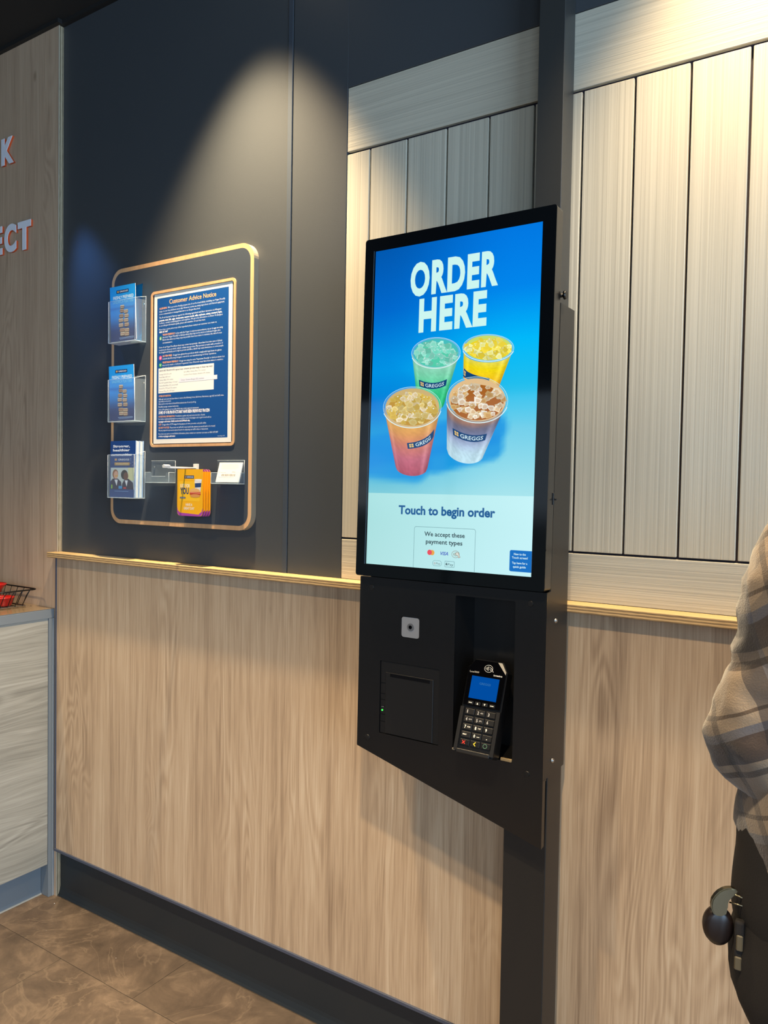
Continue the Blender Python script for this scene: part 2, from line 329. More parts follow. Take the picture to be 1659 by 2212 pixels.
# text to triangles (built-in typeface), cached
_tc = {}
def text_tris(s, bold=0.0, res=2, spacing=1.0):
    k = (s, round(bold, 4), res, spacing)
    if k in _tc: return _tc[k]
    cu = bpy.data.curves.new('t', 'FONT'); cu.body = s; cu.offset = bold; cu.resolution_u = res; cu.fill_mode = 'FRONT'; cu.space_character = spacing
    o = bpy.data.objects.new('t', cu); C.objects.link(o); bpy.context.view_layer.update()
    me = bpy.data.meshes.new_from_object(o.evaluated_get(bpy.context.evaluated_depsgraph_get()))
    vs = [(v.co.x, v.co.y) for v in me.vertices]; me.calc_loop_triangles(); tr = [tuple(t.vertices) for t in me.loop_triangles]
    bpy.data.objects.remove(o); bpy.data.curves.remove(cu); bpy.data.meshes.remove(me)
    _tc[k] = (vs, tr); return vs, tr
class Pic:
    """flat printed or displayed artwork: coloured polygons laid on a plane, each layer a hair proud of the last"""
    def __init__(s, O, U, V, N, eps=.00008): s.O, s.U, s.V, s.N, s.e = Vector(O), Vector(U), Vector(V), Vector(N), eps; s.v = []; s.f = []; s.c = []
    def P(s, u, v, l): return s.O + s.U * u + s.V * v + s.N * (l * s.e)
    def poly(s, pts, col, l=1, cols=None):
        k = len(s.v); s.v += [s.P(a, b, l) for a, b in pts]
        for t in tessellate_polygon([[Vector((a, b, 0)) for a, b in pts]]):
            s.f.append(tuple(k + i for i in t)); 
        s.c += (cols if cols else [col] * len(pts)); return s
    def rect(s, u0, u1, v0, v1, col, l=1, r=0): return s.poly(rrect(u0, u1, v0, v1, r, 4) if r else [(u0, v0), (u1, v0), (u1, v1), (u0, v1)], col, l)
    def ell(s, cu, cv, ru, rv, col, l=1, n=20, rot=0):
        c, q = math.cos(rot), math.sin(rot)
        return s.poly([(cu + ru * math.cos(t) * c - rv * math.sin(t) * q, cv + ru * math.cos(t) * q + rv * math.sin(t) * c) for t in [2 * math.pi * i / n for i in range(n)]], col, l)
    def line(s, pts, wd, col, l=1, close=False):
        n = len(pts)
        for i in range(n if close else n - 1):
            a = Vector(pts[i]); b = Vector(pts[(i + 1) % n]); d = (b - a)
            if d.length < 1e-9: continue
            d = d.normalized() * wd * .5; q = Vector((-d.y, d.x)); a2 = a - d * .5; b2 = b + d * .5
            s.poly([tuple(a2 - q), tuple(b2 - q), tuple(b2 + q), tuple(a2 + q)], col, l)
        return s
    def grid(s, nu, nv, pf, cf, l=0):
        k = len(s.v)
        for j in range(nv + 1):
            for i in range(nu + 1):
                a, b = i / nu, j / nv; u, v = pf(a, b); s.v.append(s.P(u, v, l)); s.c.append(cf(a, b))
        for j in range(nv):
            for i in range(nu):
                q = k + j * (nu + 1) + i; s.f.append((q, q + 1, q + nu + 2, q + nu + 1))
        return s
    def text(s, t, u0, u1, v0, v1, col, l=2, bold=0.0, res=2, fn=None, sp=1.0):
        """fit the writing into the box; v0 is the baseline, v1 the cap height"""
        vs, tr = text_tris(t, bold, res, sp); x0 = min(p[0] for p in vs); x1 = max(p[0] for p in vs)
        su = (u1 - u0) / (x1 - x0); sv = (v1 - v0) / .69; k = len(s.v)
        for a, b in vs:
            u = u0 + (a - x0) * su; v = v0 + b * sv
            if fn: u, v = fn(u, v)
            s.v.append(s.P(u, v, l))
        s.c += [col] * len(vs); s.f += [tuple(k + i for i in q) for q in tr]; return s
    def done(s, name, m, parent=None, kind=None, label=None):
        me = bpy.data.meshes.new(name); me.from_pydata(s.v, [], s.f)
        at_ = me.color_attributes.new('ink', 'FLOAT_COLOR', 'POINT')
        for i, c in enumerate(s.c): at_.data[i].color = c
        o = link(name, me, m, parent); return tag(o, label, kind=kind)

# ================================================================== SETTING
ZC = 3.011
# floor of slate-look vinyl slabs
fl = B().box(-3, 6, -6, .3, -.06, -.0015).done('floor', M['grout']); tag(fl, kind='structure')
TL, TWD, G = .6527, .3265, .0006
row = 0; y1 = -.0005; y0 = -.2262
base_t = {}
def tile(x0, x1, y0, y1):
    k = (round(x1 - x0, 3), round(y1 - y0, 3))
    if k not in base_t:
        b = B().box(0, x1 - x0, 0, y1 - y0, -.0015, 0, .0004); bmesh.ops.recalc_face_normals(b.bm, faces=b.bm.faces)
        me = bpy.data.meshes.new('floor_tile'); b.bm.to_mesh(me); b.bm.free(); me.materials.append(M['slate']); base_t[k] = me
    o = bpy.data.objects.new('floor_tile', base_t[k]); C.objects.link(o); o.location = (x0, y0, 0); o.parent = fl
while y0 > -5.6:
    off = .660 if row % 2 == 0 else .333
    i = -5
    while off + TL * i < 5.2:
        a = off + TL * i; bb = a + TL
        tile(a + G, bb - G, y0 + G, y1 - G); i += 1
    y1 = y0; y0 -= TWD; row += 1
ce = B().box(-3, 6, -6, .3, ZC, ZC + .1).done('ceiling', M['black_ceiling']); tag(ce, kind='structure')
# main wall core with its charcoal boards
wb = B().box(0, 6, .012, .3, 0, ZC).done('wall_back', M['gap']); tag(wb, kind='structure')
XW, XD = 1.199, 1.0149
def wp(name, x0, x1, z0, z1, m, y0=0.0, bev=.0008, par=None): return B().box(x0, x1, y0, .012, z0, z1, bev).done(name, m, par or wb)
wp('wall_panel', .0005, XD - .0012, 1.2105, ZC, M['char'])
wp('wall_panel', XD + .0012, XW - .0008, 1.2105, ZC, M['char'])
wp('wall_panel', XW - .0008, 6, 2.4812, ZC, M['char'])
B().box(XD - .0165, XD - .0012, -.0022, .0, 1.2106, ZC, .0006).done('joint_strip', M['char2'], wb)
# pale boarded area: rails and vertical slats
wp('rail', XW, 6, 2.3178, 2.4804, M['rail'], .001, .0012)
wp('rail', XW, 6, 1.2105, 1.3150, M['rail'], .001, .0012)
L0, LD = 1.2705, .1104
xs = [XW] + [L0 + LD * i for i in range(43)]
for i in range(len(xs) - 1):
    a = xs[i] + (.0 if i == 0 else .0023); bb = xs[i + 1] - .0023
    if a < 5.9: B().box(a, bb, .001, .012, 1.3196, 2.3104, .0012).done('slat', M['slat'], wb)
# wainscot, ledge, trims, skirting
wa = B().box(.0075, 6, -.024, .012, .1745, 1.1931).done('wall_wainscot', M['oak']); tag(wa, 'pale oak laminate lower wall panel below the plywood ledge', kind='structure')
B().box(.0008, .0075, -.0262, .0, .165, 1.1931, .0005).done('edge_trim', M['trim'], wa)
B().box(.0008, 6, -.0285, .0, .1652, .1745, .001).done('edge_trim', M['trim'], wa)
le = B().box(-.009, 6, -.0516, .0, 1.1931, 1.2105, .0006); 
for f in le.bm.faces: f.material_index = 1 if f.calc_center_median().z > 1.2100 else 0
le = le.done('trim_1', [M['ply_h'], M['ply_top']]); tag(le, 'plywood ledge with layered edge running along the wall', kind='structure')
sk = B().prism([(.012, 0), (-.012, 0), (-.008, .006), (-.003, .02), (-.001, .03), (-.001, .165), (.012, .165)], .0005, 6, 'x').done('baseboard_back', M['skirt']); tag(sk, kind='structure')
# tall oak wall to the left behind the counter, with plywood edge
wl = B().box(-3, -.0012, -.0172, .3, 0, ZC).done('wall_left', M['oak_side']); tag(wl, kind='structure')
B().box(-.0012, .0, -.0172, .012, 0, ZC).done('plywood_edge', M['ply_v'], wl)
B().box(-.0022, .0006, -.0180, -.0168, .0, ZC).done('edge_bead', plain('edge_bead', rgb(176, 166, 150), .5), wl)
# shadow-gap angle under the ceiling following the step
t3 = B().prism([(-3, -.0172), (0.0, -.0172), (0.0, 0), (6, 0), (6, -.016), (.014, -.016), (.014, -.032), (-3, -.032)], ZC - .014, ZC, 'z').done('trim_2', plain('black_angle', rgb(30, 30, 30), .6)); tag(t3, kind='structure')
# the rest of the shop around the viewer
rw = B().box(6, 6.1, -6, -3.9, 0, ZC).box(6, 6.1, -.7, .3, 0, ZC).box(6, 6.1, -3.9, -.7, 0, .35).box(6, 6.1, -3.9, -.7, 2.85, ZC).done('wall_right', M['slat']); tag(rw, kind='structure')
lw_ = B().box(-3.1, -3, -6, .3, 0, ZC).done('wall_far_left', M['oak_side']); tag(lw_, kind='structure')
fr = B().box(-3, 6, -6.1, -6, 0, .35).box(-3, 6, -6.1, -6, 2.75, ZC).done('wall_front', M['char']); tag(fr, kind='structure')
for i in range(7):
    xm = -3 + 9 * i / 6; B().box(xm - .04, xm + .04, -6.08, -6.0, .35, 2.75).done('mullion', M['char'], fr)

# ceiling downlights
for n, (lx, ly) in enumerate([(s_[0], -.25) for s_ in SPOTS_NEAR]):
    d = empty('ceiling_downlight', (lx, ly, ZC), ['round ceiling downlight beaming onto the charcoal wall above the notice board', 'round ceiling downlight beaming onto the pale slats right of the kiosk', 'round ceiling downlight further right along the slatted wall'][n], 'light')
    B().lathe((lx, ly, ZC), [(.05, 0), (.05, -.006), (.043, -.008), (.04, 0)]).done('bezel_ring', M['white'], d)
    B().cyl((lx, ly, ZC - .003), (lx, ly, ZC - .001), .038, seg=20).done('lens', M['lamp'], d)

# ================================================================== KIOSK
XL, XS, YF = 1.3807, 1.8336, -.1724
kk = empty('ordering_kiosk', (1.78, -.09, 0), 'tall black self-service ordering kiosk with lit touch screen on a pole', 'kiosk')
# lower cabinet
B().box(XL, XL + .003, YF + .003, -.0522, .862, 1.2463).done('side_panel', M['black'], kk)
B().prism([(-.0522, .8648), (-.0522, 1.8303), (-.1332, 1.8303), (-.152, 1.2475), (YF + .003, 1.2463), (YF + .003, .861), (-.1525, .861), (-.1525, .8648)], XS - .003, XS, 'x').done('side_panel', M['pole2'], kk)  # same black paint, made greyer here to put the side light into its colour
bk = B().box(XL + .003, XS - .003, -.0555, -.0522, .8648, 1.8303).box(XL, XS - .003, -.130, -.0555, 1.827, 1.8303).box(XL, XL + .003, -.130, -.0522, 1.2463, 1.8303)
bk.box(XL + .003, XS - .003, YF + .003, -.0555, .8648, .868).box(XL + .003, XS - .003, YF + .003, -.0555, 1.243, 1.2463).done('housing', M['black'], kk)
rec = rrect(1.6286, 1.7668, .890, 1.2235, .004, 3); prt = rrect(1.4392, 1.5931, .8907, 1.0575, .0015, 3); cms = rrect(1.4926, 1.5405, 1.1170, 1.1648, .006, 4)
fp = B().holed([(1.3780, .8535), (1.3785, .8505), (1.8336, .7262), (1.8339, .7268), (1.8339, 1.2445), (1.8325, 1.2461), (1.3822, 1.2465), (1.3807, 1.245)], [rec, prt, cms], YF, YF + .003)
fp.box(1.8318, 1.8339, YF + .003, -.158, .7275, .8648)
fp.done('front_plate', M['black'], kk)
rb = B().box(1.6256, 1.6286, YF + .0031, -.075, .887, 1.2265).box(1.7668, 1.7698, YF + .0031, -.075, .887, 1.2265).box(1.6286, 1.7668, -.078, -.075, .887, 1.2265).box(1.6286, 1.7668, YF + .0031, -.078, .887, .890).box(1.6286, 1.7668, YF + .0031, -.078, 1.2235, 1.2265)
rb.done('reader_recess', M['plast2'], kk)
B().box(1.742, 1.7662, YF - .0035, YF + .002, .8905, .8965, .0008).done('recess_lip', plain('pale_lip', rgb(150, 128, 92), .4), kk)  # pale lip piece at the lower right corner of the recess
B().box(1.6287, 1.6345, YF - .003, YF + .002, .890, .8945, .0008).done('recess_lip', plain('pale_lip2', rgb(120, 112, 96), .4), kk)  # slightly greyer lip piece at the lower left corner
# screws
def screw(x, z, y, par, r=.0065, ax='y'):
    if ax == 'y': b = B().cyl((x, y + .0002, z), (x, y - .0012, z), r, r * .85, 18).cyl((x, y - .0008, z), (x, y - .0016, z), r * .45, r * .45, 6)
    b.done('screw', M['plast2'], par)
for x_, z_ in [(1.4124, 1.2231), (1.7992, 1.222), (1.4077, .8744), (1.7997, .8734)]: screw(x_, z_, YF, kk)
for y_, z_ in [(-.1205, 1.184), (-.120, .893)]:
    b = B().lathe((0, 0, 0), [(.0001, .004), (.0025, .0036), (.0045, .002), (.005, 0)], 16)
    bmesh.ops.transform(b.bm, matrix=Matrix.Translation((XS, y_, z_)) @ Matrix.Rotation(math.pi / 2, 4, 'Y'), verts=b.bm.verts); b.done('side_bolt', M['steel'], kk)
B().box(XS, XS + .003, -.156, -.150, 1.423, 1.447, .0006).box(XS, XS + .008, -.153, -.148, 1.432, 1.436, .0006).done('side_latch', M['dsteel'], kk)
B().cyl((1.822, -.128, 1.846), (1.838, -.128, 1.846), .004, .004, 14).cyl((1.838, -.128, 1.846), (1.843, -.128, 1.846), .009, .008, 18).done('knob', M['dsteel'], kk)
B().box(1.44, 1.8, -.14, -.064, 1.8306, 1.96).box(1.79, 1.826, -.131, -.122, 1.8306, 1.862).done('mounting_bracket', M['black'], kk)
# scanner window
cmo = B().prism(rrect(1.4938, 1.5393, 1.1182, 1.1636, .0055, 4), YF + .0012, YF + .006, 'y').done('scanner_window', M['silver'], kk)
B().cyl((1.5175, YF + .0014, 1.142), (1.5175, YF - .0002, 1.142), .0085, seg=22).done('scanner_lens', plain('lens_ring', rgb(92, 94, 98), .3), cmo)
B().cyl((1.5175, YF, 1.142), (1.5175, YF - .0008, 1.142), .0042, seg=16).done('scanner_lens', M['glossblack'], cmo)
# receipt printer
pr = B().prism(rrect(1.4402, 1.5921, .8917, 1.0565, .001, 2), YF + .0022, YF + .05, 'y').done('receipt_printer', M['plast2'], kk)
B().box(1.4545, 1.5778, YF + .0002, YF + .0024, .8925, 1.0325, .0009).done('printer_door', plain('printer_door_black', rgb(22, 22, 23), .38), pr)
B().box(1.4665, 1.5705, YF - .0006, YF + .0004, 1.0235, 1.0300, .0004).done('paper_slot', M['glossblack'], pr)
for z_ in (1.0064, .9819, .9681, .9530, .9345, .918): B().box(1.4412, 1.4530, YF + .0016, YF + .0023, z_ - .0005, z_ + .0005).done('button_line', M['glossblack'], pr)
B().box(1.4438, 1.4502, YF + .001, YF + .0023, .951, .9525).done('button_mark', plain('mark_grey', rgb(90, 90, 92), .5), pr)
B().cyl((1.4457, YF + .0024, .9437), (1.4457, YF + .0010, .9437), .0019, seg=12).done('status_light', M['led'], pr)
# poles
B().box(1.7342, 1.8290, -.1334, -.0522, 0.002, .8648, .0015).done('lower_pole', M['pole2'], kk)
B().box(1.72, 1.843, -.147, -.054, 0.0, .006, .001).done('floor_plate', M['black'], kk)
B().box(1.7443, 1.8017, -.0621, -.0005, 1.8306, ZC - .014, .001).done('upper_pole', M['pole'], kk)
# screen unit (leans back by 1.5 degrees)
BZ = .0287
def W3(u, v, n): return SO + SU * u + SV * v + SN * n
def slab(outline, n0, n1, name, m, par, bev=0):
    bm = bmesh.new(); a = [bm.verts.new(W3(u, v, n0)) for u, v in outline]; b = [bm.verts.new(W3(u, v, n1)) for u, v in outline]; k = len(a)
    bm.faces.new(a); f1 = bm.faces.new(b[::-1])
    for i in range(k): bm.faces.new((a[i], b[i], b[(i + 1) % k], a[(i + 1) % k]))
    bmesh.ops.recalc_face_normals(bm, faces=bm.faces); me = bpy.data.meshes.new(name); bm.to_mesh(me); bm.free(); return link(name, me, m, par)
slab(rrect(-BZ, .3985 + BZ, -.0278, .7085 + .0298, .006, 5), -.034, -.0022, 'screen_case', M['black'], kk)
disp = slab(rrect(-BZ, .3985 + BZ, -.0278, .7085 + .0298, .006, 5), -.0020, -.0002, 'screen_glass', M['blackg'], kk)
slab([(-.0052, -.0008), (-.0038, -.0008), (-.0038, .7100), (-.0052, .7100)], -.0002, .0003, 'glass_edge', plain('bevel_line', rgb(60, 84, 104), .2), disp)

def lerp(a, b, t): return tuple(a[i] + (b[i] - a[i]) * t for i in range(len(a)))
def mixs(stops, t):
    for (p0, c0), (p1, c1) in zip(stops, stops[1:]):
        if t <= p1: return lerp(c0, c1, max(0, (t - p0) / (p1 - p0)))
    return stops[-1][1]
def SP(O=SO): return Pic(O + SN * .0002, SU, SV, SN)
VB = .1612                                             # boundary of picture and white panel
PB = [scr(*p) for p in [(797, 925), (850, 900), (858, 905)]]
def smooth(a, b, t): t = max(0, min(1, (t - a) / (b - a))); return t * t * (3 - 2 * t)
def bgcol(a, b):                                       # backdrop of the picture: blue wall, paler floor with soft cup shadows
    u = a * .3985; v = VB + b * (.7085 - VB); r = 1 - b
    left = mixs([(0, (0, 88, 176)), (.25, (0, 105, 205)), (.5, (0, 150, 232)), (.62, (0, 120, 214)), (.78, (30, 165, 225)), (1, (120, 200, 215))], r)
    right = mixs([(0, (0, 120, 226)), (.22, (0, 134, 236)), (.42, (0, 185, 250)), (.58, (30, 190, 238)), (.75, (110, 205, 232)), (1, (165, 226, 234))], r)
    c = lerp(left, right, smooth(.0, .9, a))
    # shadow of the front left cup, sweeping right, and of the coffee cup
    for (x0, y0, x1, y1, wd, k) in [(.0, .255, .30, .300, .036, .85), (.17, .235, .30, .262, .030, .8), (.0, .235, .12, .225, .04, .8), (.0, .44, .09, .36, .05, .45)]:
        t = max(0, min(1, ((u - x0) * (x1 - x0) + (v - y0) * (y1 - y0)) / ((x1 - x0) ** 2 + (y1 - y0) ** 2)))
        d = math.hypot(u - x0 - t * (x1 - x0), v - y0 - t * (y1 - y0)); k2 = k * (1 - smooth(wd * .7, wd * 1.25, d))
        c = lerp(c, (0, 142, 224), k2)
    return rgb(*c)
p = SP(); p.grid(40, 60, lambda a, b: (a * .3985, VB + b * (.7085 - VB)), bgcol, 0)
p.grid(6, 10, lambda a, b: (a * .3985, b * VB), lambda a, b: rgb(*lerp(lerp((168, 224, 224), (196, 242, 246), a), lerp((176, 226, 226), (200, 244, 250), a), 1 - b)), 0)
pic = p.done('screen_picture', M['screen'], disp)
WT = rgb(205, 246, 240)
p = SP()
p.text('ORDER', .0947, .3053, .5980, .6640, WT, 2, bold=.045, res=4, sp=1.12)
p.text('HERE', .1190, .2818, .5175, .5835, WT, 2, bold=.045, res=4, sp=1.12)
p.done('heading_lettering', M['screen'], disp); p = SP()
p.text('Touch to begin order', .0825, .3159, .1163, .1345, rgb(30, 92, 150), 2, bold=.034, res=3); p.done('prompt_lettering', M['screen'], disp); p = SP()
DK = rgb(58, 80, 88)
p.text('We accept these', .1500, .2480, .0705, .0798, DK, 2, bold=.02); p.text('payment types', .1543, .2430, .0543, .0636, DK, 2, bold=.02)
g_ = rgb(90, 130, 140); q = rrect(.1245, .2726, -.02, .0898, .004, 4); q = [a for a in q if a[1] > 0]
p.line([(.1246, .0005)] + [(.1245, .0858), (.1257, .0886), (.1285, .0898), (.2686, .0898), (.2714, .0886), (.2726, .0858)] + [(.2726, .0005)], .0007, g_, 1)
p.ell(.1708, .0351, .0058, .0058, rgb(235, 170, 80), 2); p.ell(.1645, .0353, .0058, .0058, rgb(232, 84, 100), 3)
p.text('VISA', .1892, .2099, .0313, .0386, rgb(50, 70, 190), 2, bold=.015, fn=lambda u, v: (u + (v - .0313) * .25, v))
o_ = rgb(150, 132, 118)
p.ell(.2275, .0348, .0095, .0078, o_, 2); p.ell(.2275, .0348, .0087, .0070, rgb(186, 232, 232), 3)
for k in range(4): p.line([(.2222 + k * .0020 + .0008 * math.cos(t), .0348 + (.0018 + .0009 * k) * math.sin(t)) for t in [-1.2 + .4 * i for i in range(7)]], .0008, o_, 4)
p.poly([(.2270, .0368), (.2300, .0395), (.2350, .0385), (.2366, .0340), (.2392, .0290), (.2350, .0270), (.2330, .0320), (.2295, .0325), (.2270, .0368)][:-1], o_, 4)
p.poly([(.2282, .0366), (.2303, .0386), (.2343, .0377), (.2357, .0338), (.2378, .0295), (.2354, .0283), (.2337, .0330), (.2299, .0334)], rgb(222, 226, 216), 5)
p.line(rrect(.1726, .1946, .0072, .0186, .0055, 5), .0006, g_, 2, True); p.text('G', .1756, .1796, .0104, .0148, rgb(180, 120, 110), 3, bold=.01); p.text('Pay', .1815, .1915, .0104, .0148, rgb(110, 120, 120), 3)
p.line(rrect(.2027, .2253, .0067, .0190, .0010, 3), .0007, g_, 2, True); p.ell(.2066, .0125, .0019, .0023, DK, 3, 12); p.ell(.2071, .0154, .0005, .0011, DK, 3, 8, -.5); p.ell(.2084, .0131, .0006, .0008, rgb(190, 234, 234), 4, 8); p.text('Pay', .2098, .2228, .0098, .0150, DK, 3)
p.done('payment_panel', M['screen'], disp); p = SP()
hb = rgb(24, 112, 196); hp = rrect(.3510, .41, .0083, .0515, .0035, 4); p.poly([(min(a, .3985), b) for a, b in hp], hb, 2)
for s_, a, b_, v_ in [('New to the', .3600, .3858, .0418), ('Touch screen?', .3560, .3905, .0346), ('Tap here for a', .3565, .3895, .0238), ('quick guide', .3588, .3865, .0162)]: p.text(s_, a, b_, v_, v_ + .0042, rgb(214, 246, 250), 3, bold=.02)
p.done('help_button', M['screen'], disp)

# the four iced drinks shown on the screen (measured in a 5.53x crop of the photo)
def K(x, y): return scr(820 + x / 5.53, 700 + y / 5.53)
def cup(name, rim, left, right, bot, stops, ice, liq, label, tilt, seed, nice, layer, partial=None):
    rnd = random.Random(seed); p = SP(); cx, cy, rx, ry = rim; bx, by, brx, bry = bot; Lr = layer
    # body: rows between the rim chord and the bottom arc
    def pf(a, b):
        xl = left[0][0] + (left[1][0] - left[0][0]) * b; xr = right[0][0] + (right[1][0] - right[0][0]) * b
        yl = left[0][1] + (left[1][1] - left[0][1]) * b; yr = right[0][1] + (right[1][1] - right[0][1]) * b
        sag = (ry * .8 * (1 - b) + bry * b) * math.sqrt(max(0, 1 - (2 * a - 1) ** 2))
        return K(xl + (xr - xl) * a, yl + (yr - yl) * a + sag)
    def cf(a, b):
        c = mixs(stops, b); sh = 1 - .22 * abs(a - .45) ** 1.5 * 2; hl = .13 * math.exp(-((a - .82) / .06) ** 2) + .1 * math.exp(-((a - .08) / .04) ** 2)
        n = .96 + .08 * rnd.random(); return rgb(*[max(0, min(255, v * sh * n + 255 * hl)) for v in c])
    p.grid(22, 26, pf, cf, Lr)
    def E(kx, t, rr=0): return K(cx + rx * kx * math.cos(t) * math.cos(tilt) - ry * kx * math.sin(t) * math.sin(tilt), cy + rx * kx * math.cos(t) * math.sin(tilt) + ry * kx * math.sin(t) * math.cos(tilt))
    n = 40; p.poly([E(.93, 2 * math.pi * i / n) for i in range(n)], rgb(*liq[0]), Lr + 1)
    p.poly([K(cx + (rx * .86) * math.cos(2 * math.pi * i / n), cy + ry * .12 + ry * .78 * math.sin(2 * math.pi * i / n)) for i in range(n)], rgb(*liq[1]), Lr + 2)
    for i in range(int(nice * 1.9)):
        t = rnd.random() * 6.283; r = math.sqrt(rnd.random()) * .84; x = cx + rx * r * math.cos(t); y = cy + ry * .06 + ry * r * .88 * math.sin(t); s = rx * (.09 + .085 * rnd.random())
        m = rnd.randint(4, 6); a0 = rnd.random() * 6; pts = [(a0 + 6.283 * k / m + rnd.uniform(-.4, .4), s * rnd.uniform(.75, 1.2)) for k in range(m)]
        c = rnd.choice(ice); d = rnd.uniform(.86, 1.08); c1 = rgb(*[min(255, v * d) for v in c]); c2 = rgb(*[min(255, v * d * .72 + liq[1][j] * .28) for j, v in enumerate(c)])
        ly = Lr + 3 + .022 * i
        p.poly([K(x + q * math.cos(a), y + q * math.sin(a) * .85) for a, q in pts], c1, ly)
        p.poly([K(x + q * .62 * math.cos(a) + s * .05, y + q * .62 * math.sin(a) * .85 + s * .08) for a, q in pts], c2, ly + .009)
        if i % 2: p.poly([K(x - s * .45, y - s * .35), K(x - s * .1, y - s * .5), K(x - s * .2, y - s * .2)], rgb(240, 250, 250), ly + .018)
    for kx, wd, c in ((1.0, .0010, rim_c), (.95, .0005, (176, 222, 226))):
        p.line([E(kx, 2 * math.pi * i / 44) for i in range(44)], wd, rgb(*c), Lr + 7, True)
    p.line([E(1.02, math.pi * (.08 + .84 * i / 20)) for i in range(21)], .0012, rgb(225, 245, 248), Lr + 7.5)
    # printed name band
    if label:
        (a0, a1, a2), (b0, b1, b2), txt = label
        def qb(P0, P1, P2, t): return tuple((1 - t) ** 2 * P0[i] + 2 * t * (1 - t) * P1[i] + t * t * P2[i] for i in (0, 1))
        p.grid(12, 1, lambda a, b: K(*lerp(qb(a0, a1, a2, a), qb(b0, b1, b2, a), b)), lambda a, b: rgb(14, 66, 118), Lr + 8)
        def on(a, b): return K(*lerp(qb(a0, a1, a2, a), qb(b0, b1, b2, a), 1 - b))
        for i in (0, 1):
            for j in (0, 1): u0, v0 = .05 + i * .065, .2 + j * .33; p.poly([on(u0, v0), on(u0 + .05, v0), on(u0 + .05, v0 + .26), on(u0, v0 + .26)], rgb(236, 200, 120), Lr + 9)
        if txt:
            p.text(txt, .22, .22 + .115 * len(txt), .24, .78, rgb(214, 240, 246), Lr + 9, bold=.01, fn=on)
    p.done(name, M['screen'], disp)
rim_c = (196, 232, 236)
cup('drink_picture', (675, 345, 290, 183), ((388, 350), (455, 960)), ((960, 330), (770, 960)), (620, 960, 165, 70), [(0, (150, 215, 190)), (.3, (120, 218, 175)), (.6, (60, 205, 140)), (1, (10, 190, 105))],
    [(150, 222, 205), (120, 212, 190), (170, 230, 215)], ((70, 190, 190), (84, 205, 170)), (((472, 665), (640, 745), (808, 658)), ((478, 742), (640, 815), (795, 735)), 'GREGGS'), -.05, 1, 46, 1)
cup('drink_picture', (1300, 285, 305, 160), ((1005, 330), (1000, 640)), ((1585, 330), (1430, 740)), (1220, 700, 150, 60), [(0, (236, 222, 90)), (.3, (250, 224, 20)), (.7, (255, 205, 30)), (1, (250, 160, 60))],
    [(245, 232, 110), (236, 238, 170), (240, 215, 70)], ((200, 220, 110), (238, 214, 40)), (((1012, 525), (1060, 610), (1318, 648)), ((1000, 622), (1060, 690), (1300, 720)), ''), .0, 2, 46, 2)
cup('drink_picture', (395, 995, 345, 243), ((56, 1000), (195, 1700)), ((736, 975), (575, 1720)), (385, 1700, 190, 105), [(0, (226, 176, 84)), (.22, (226, 160, 90)), (.45, (212, 128, 110)), (.7, (198, 108, 128)), (1, (178, 84, 104))],
    [(226, 205, 130), (210, 180, 80), (236, 222, 190)], ((206, 178, 120), (192, 146, 50)), (((332, 1422), (560, 1410), (658, 1255)), ((342, 1492), (590, 1480), (650, 1345)), 'GREGG'), -.04, 3, 52, 16)
cup('drink_picture', (1170, 905, 366, 273), ((808, 915), (806, 1490)), ((1532, 900), (1250, 1550)), (1020, 1560, 215, 145), [(0, (176, 130, 100)), (.14, (160, 120, 105)), (.24, (110, 108, 130)), (.42, (120, 130, 168)), (.6, (170, 190, 220)), (.78, (190, 222, 238)), (1, (196, 232, 244))],
    [(232, 214, 180), (212, 176, 116), (244, 236, 220)], ((226, 190, 140), (168, 98, 34)), (((878, 1243), (1080, 1370), (1288, 1310)), ((885, 1325), (1080, 1455), (1266, 1388)), 'GREGGS'), .06, 4, 36, 17)

# ================================================================== CARD READER (stands in the recess, leaning back)
term = empty('card_reader', (1.6528, -.212, .902), 'black payment card reader with blue screen leaning in the kiosk recess', 'card reader', rot=(-.36, 0, 0))
TW, TH = .0905, .197
def tb(x0, x1, z0, z1, y0, y1, name, m, bev=.0006, par=term): return B().box(x0, x1, y0, y1, z0, z1, bev).done(name, m, par, local=True)
out = [(.004, 0), (TW - .004, 0), (TW, .006), (TW, .176), (TW - .012, TH), (.014, TH), (0, .178), (0, .006)]
body = B().prism(out, 0, .026, 'y').done('body', M['plast'], term, local=True)
# sculpted front: display hood and keypad well
hood = B().prism([(.003, .098), (TW - .003, .098), (TW - .002, .176), (TW - .0135, TH - .002), (.015, TH - .002), (.002, .177)], -.004, .0, 'y').done('display_hood', M['glossblack'], term, local=True)
sc2 = Pic((0, 0, 0), (1, 0, 0), (0, 0, 1), (0, -1, 0)); sc2.rect(.013, .0765, .1135, .1605, rgb(0, 76, 160), 52)
sc2.text('GREGGS', .033, .0585, .1440, .1485, rgb(60, 120, 170), 53); o = sc2.done('reader_screen', M['screen'], term); o.matrix_parent_inverse = Matrix()
pt = Pic((0, 0, 0), (1, 0, 0), (0, 0, 1), (0, -1, 0)); WH = rgb(236, 232, 220)
pt.line([(.048 + .0095 * math.cos(t), .1795 + .0075 * math.sin(t)) for t in [6.283 * i / 26 for i in range(26)]], .0008, WH, 52, True)
for k in range(4): pt.line([(.0405 + k * .0022 + .001 * math.cos(t), .1795 + (.0014 + .0011 * k) * math.sin(t)) for t in [-1.2 + .4 * i for i in range(7)]], .0009, WH, 52)
pt.line([(.0505, .1822), (.0535, .1815), (.0575, .1765), (.0595, .1735)], .0011, WH, 52); pt.line([(.0508, .1785), (.0540, .1765), (.0552, .1740)], .0011, WH, 52)
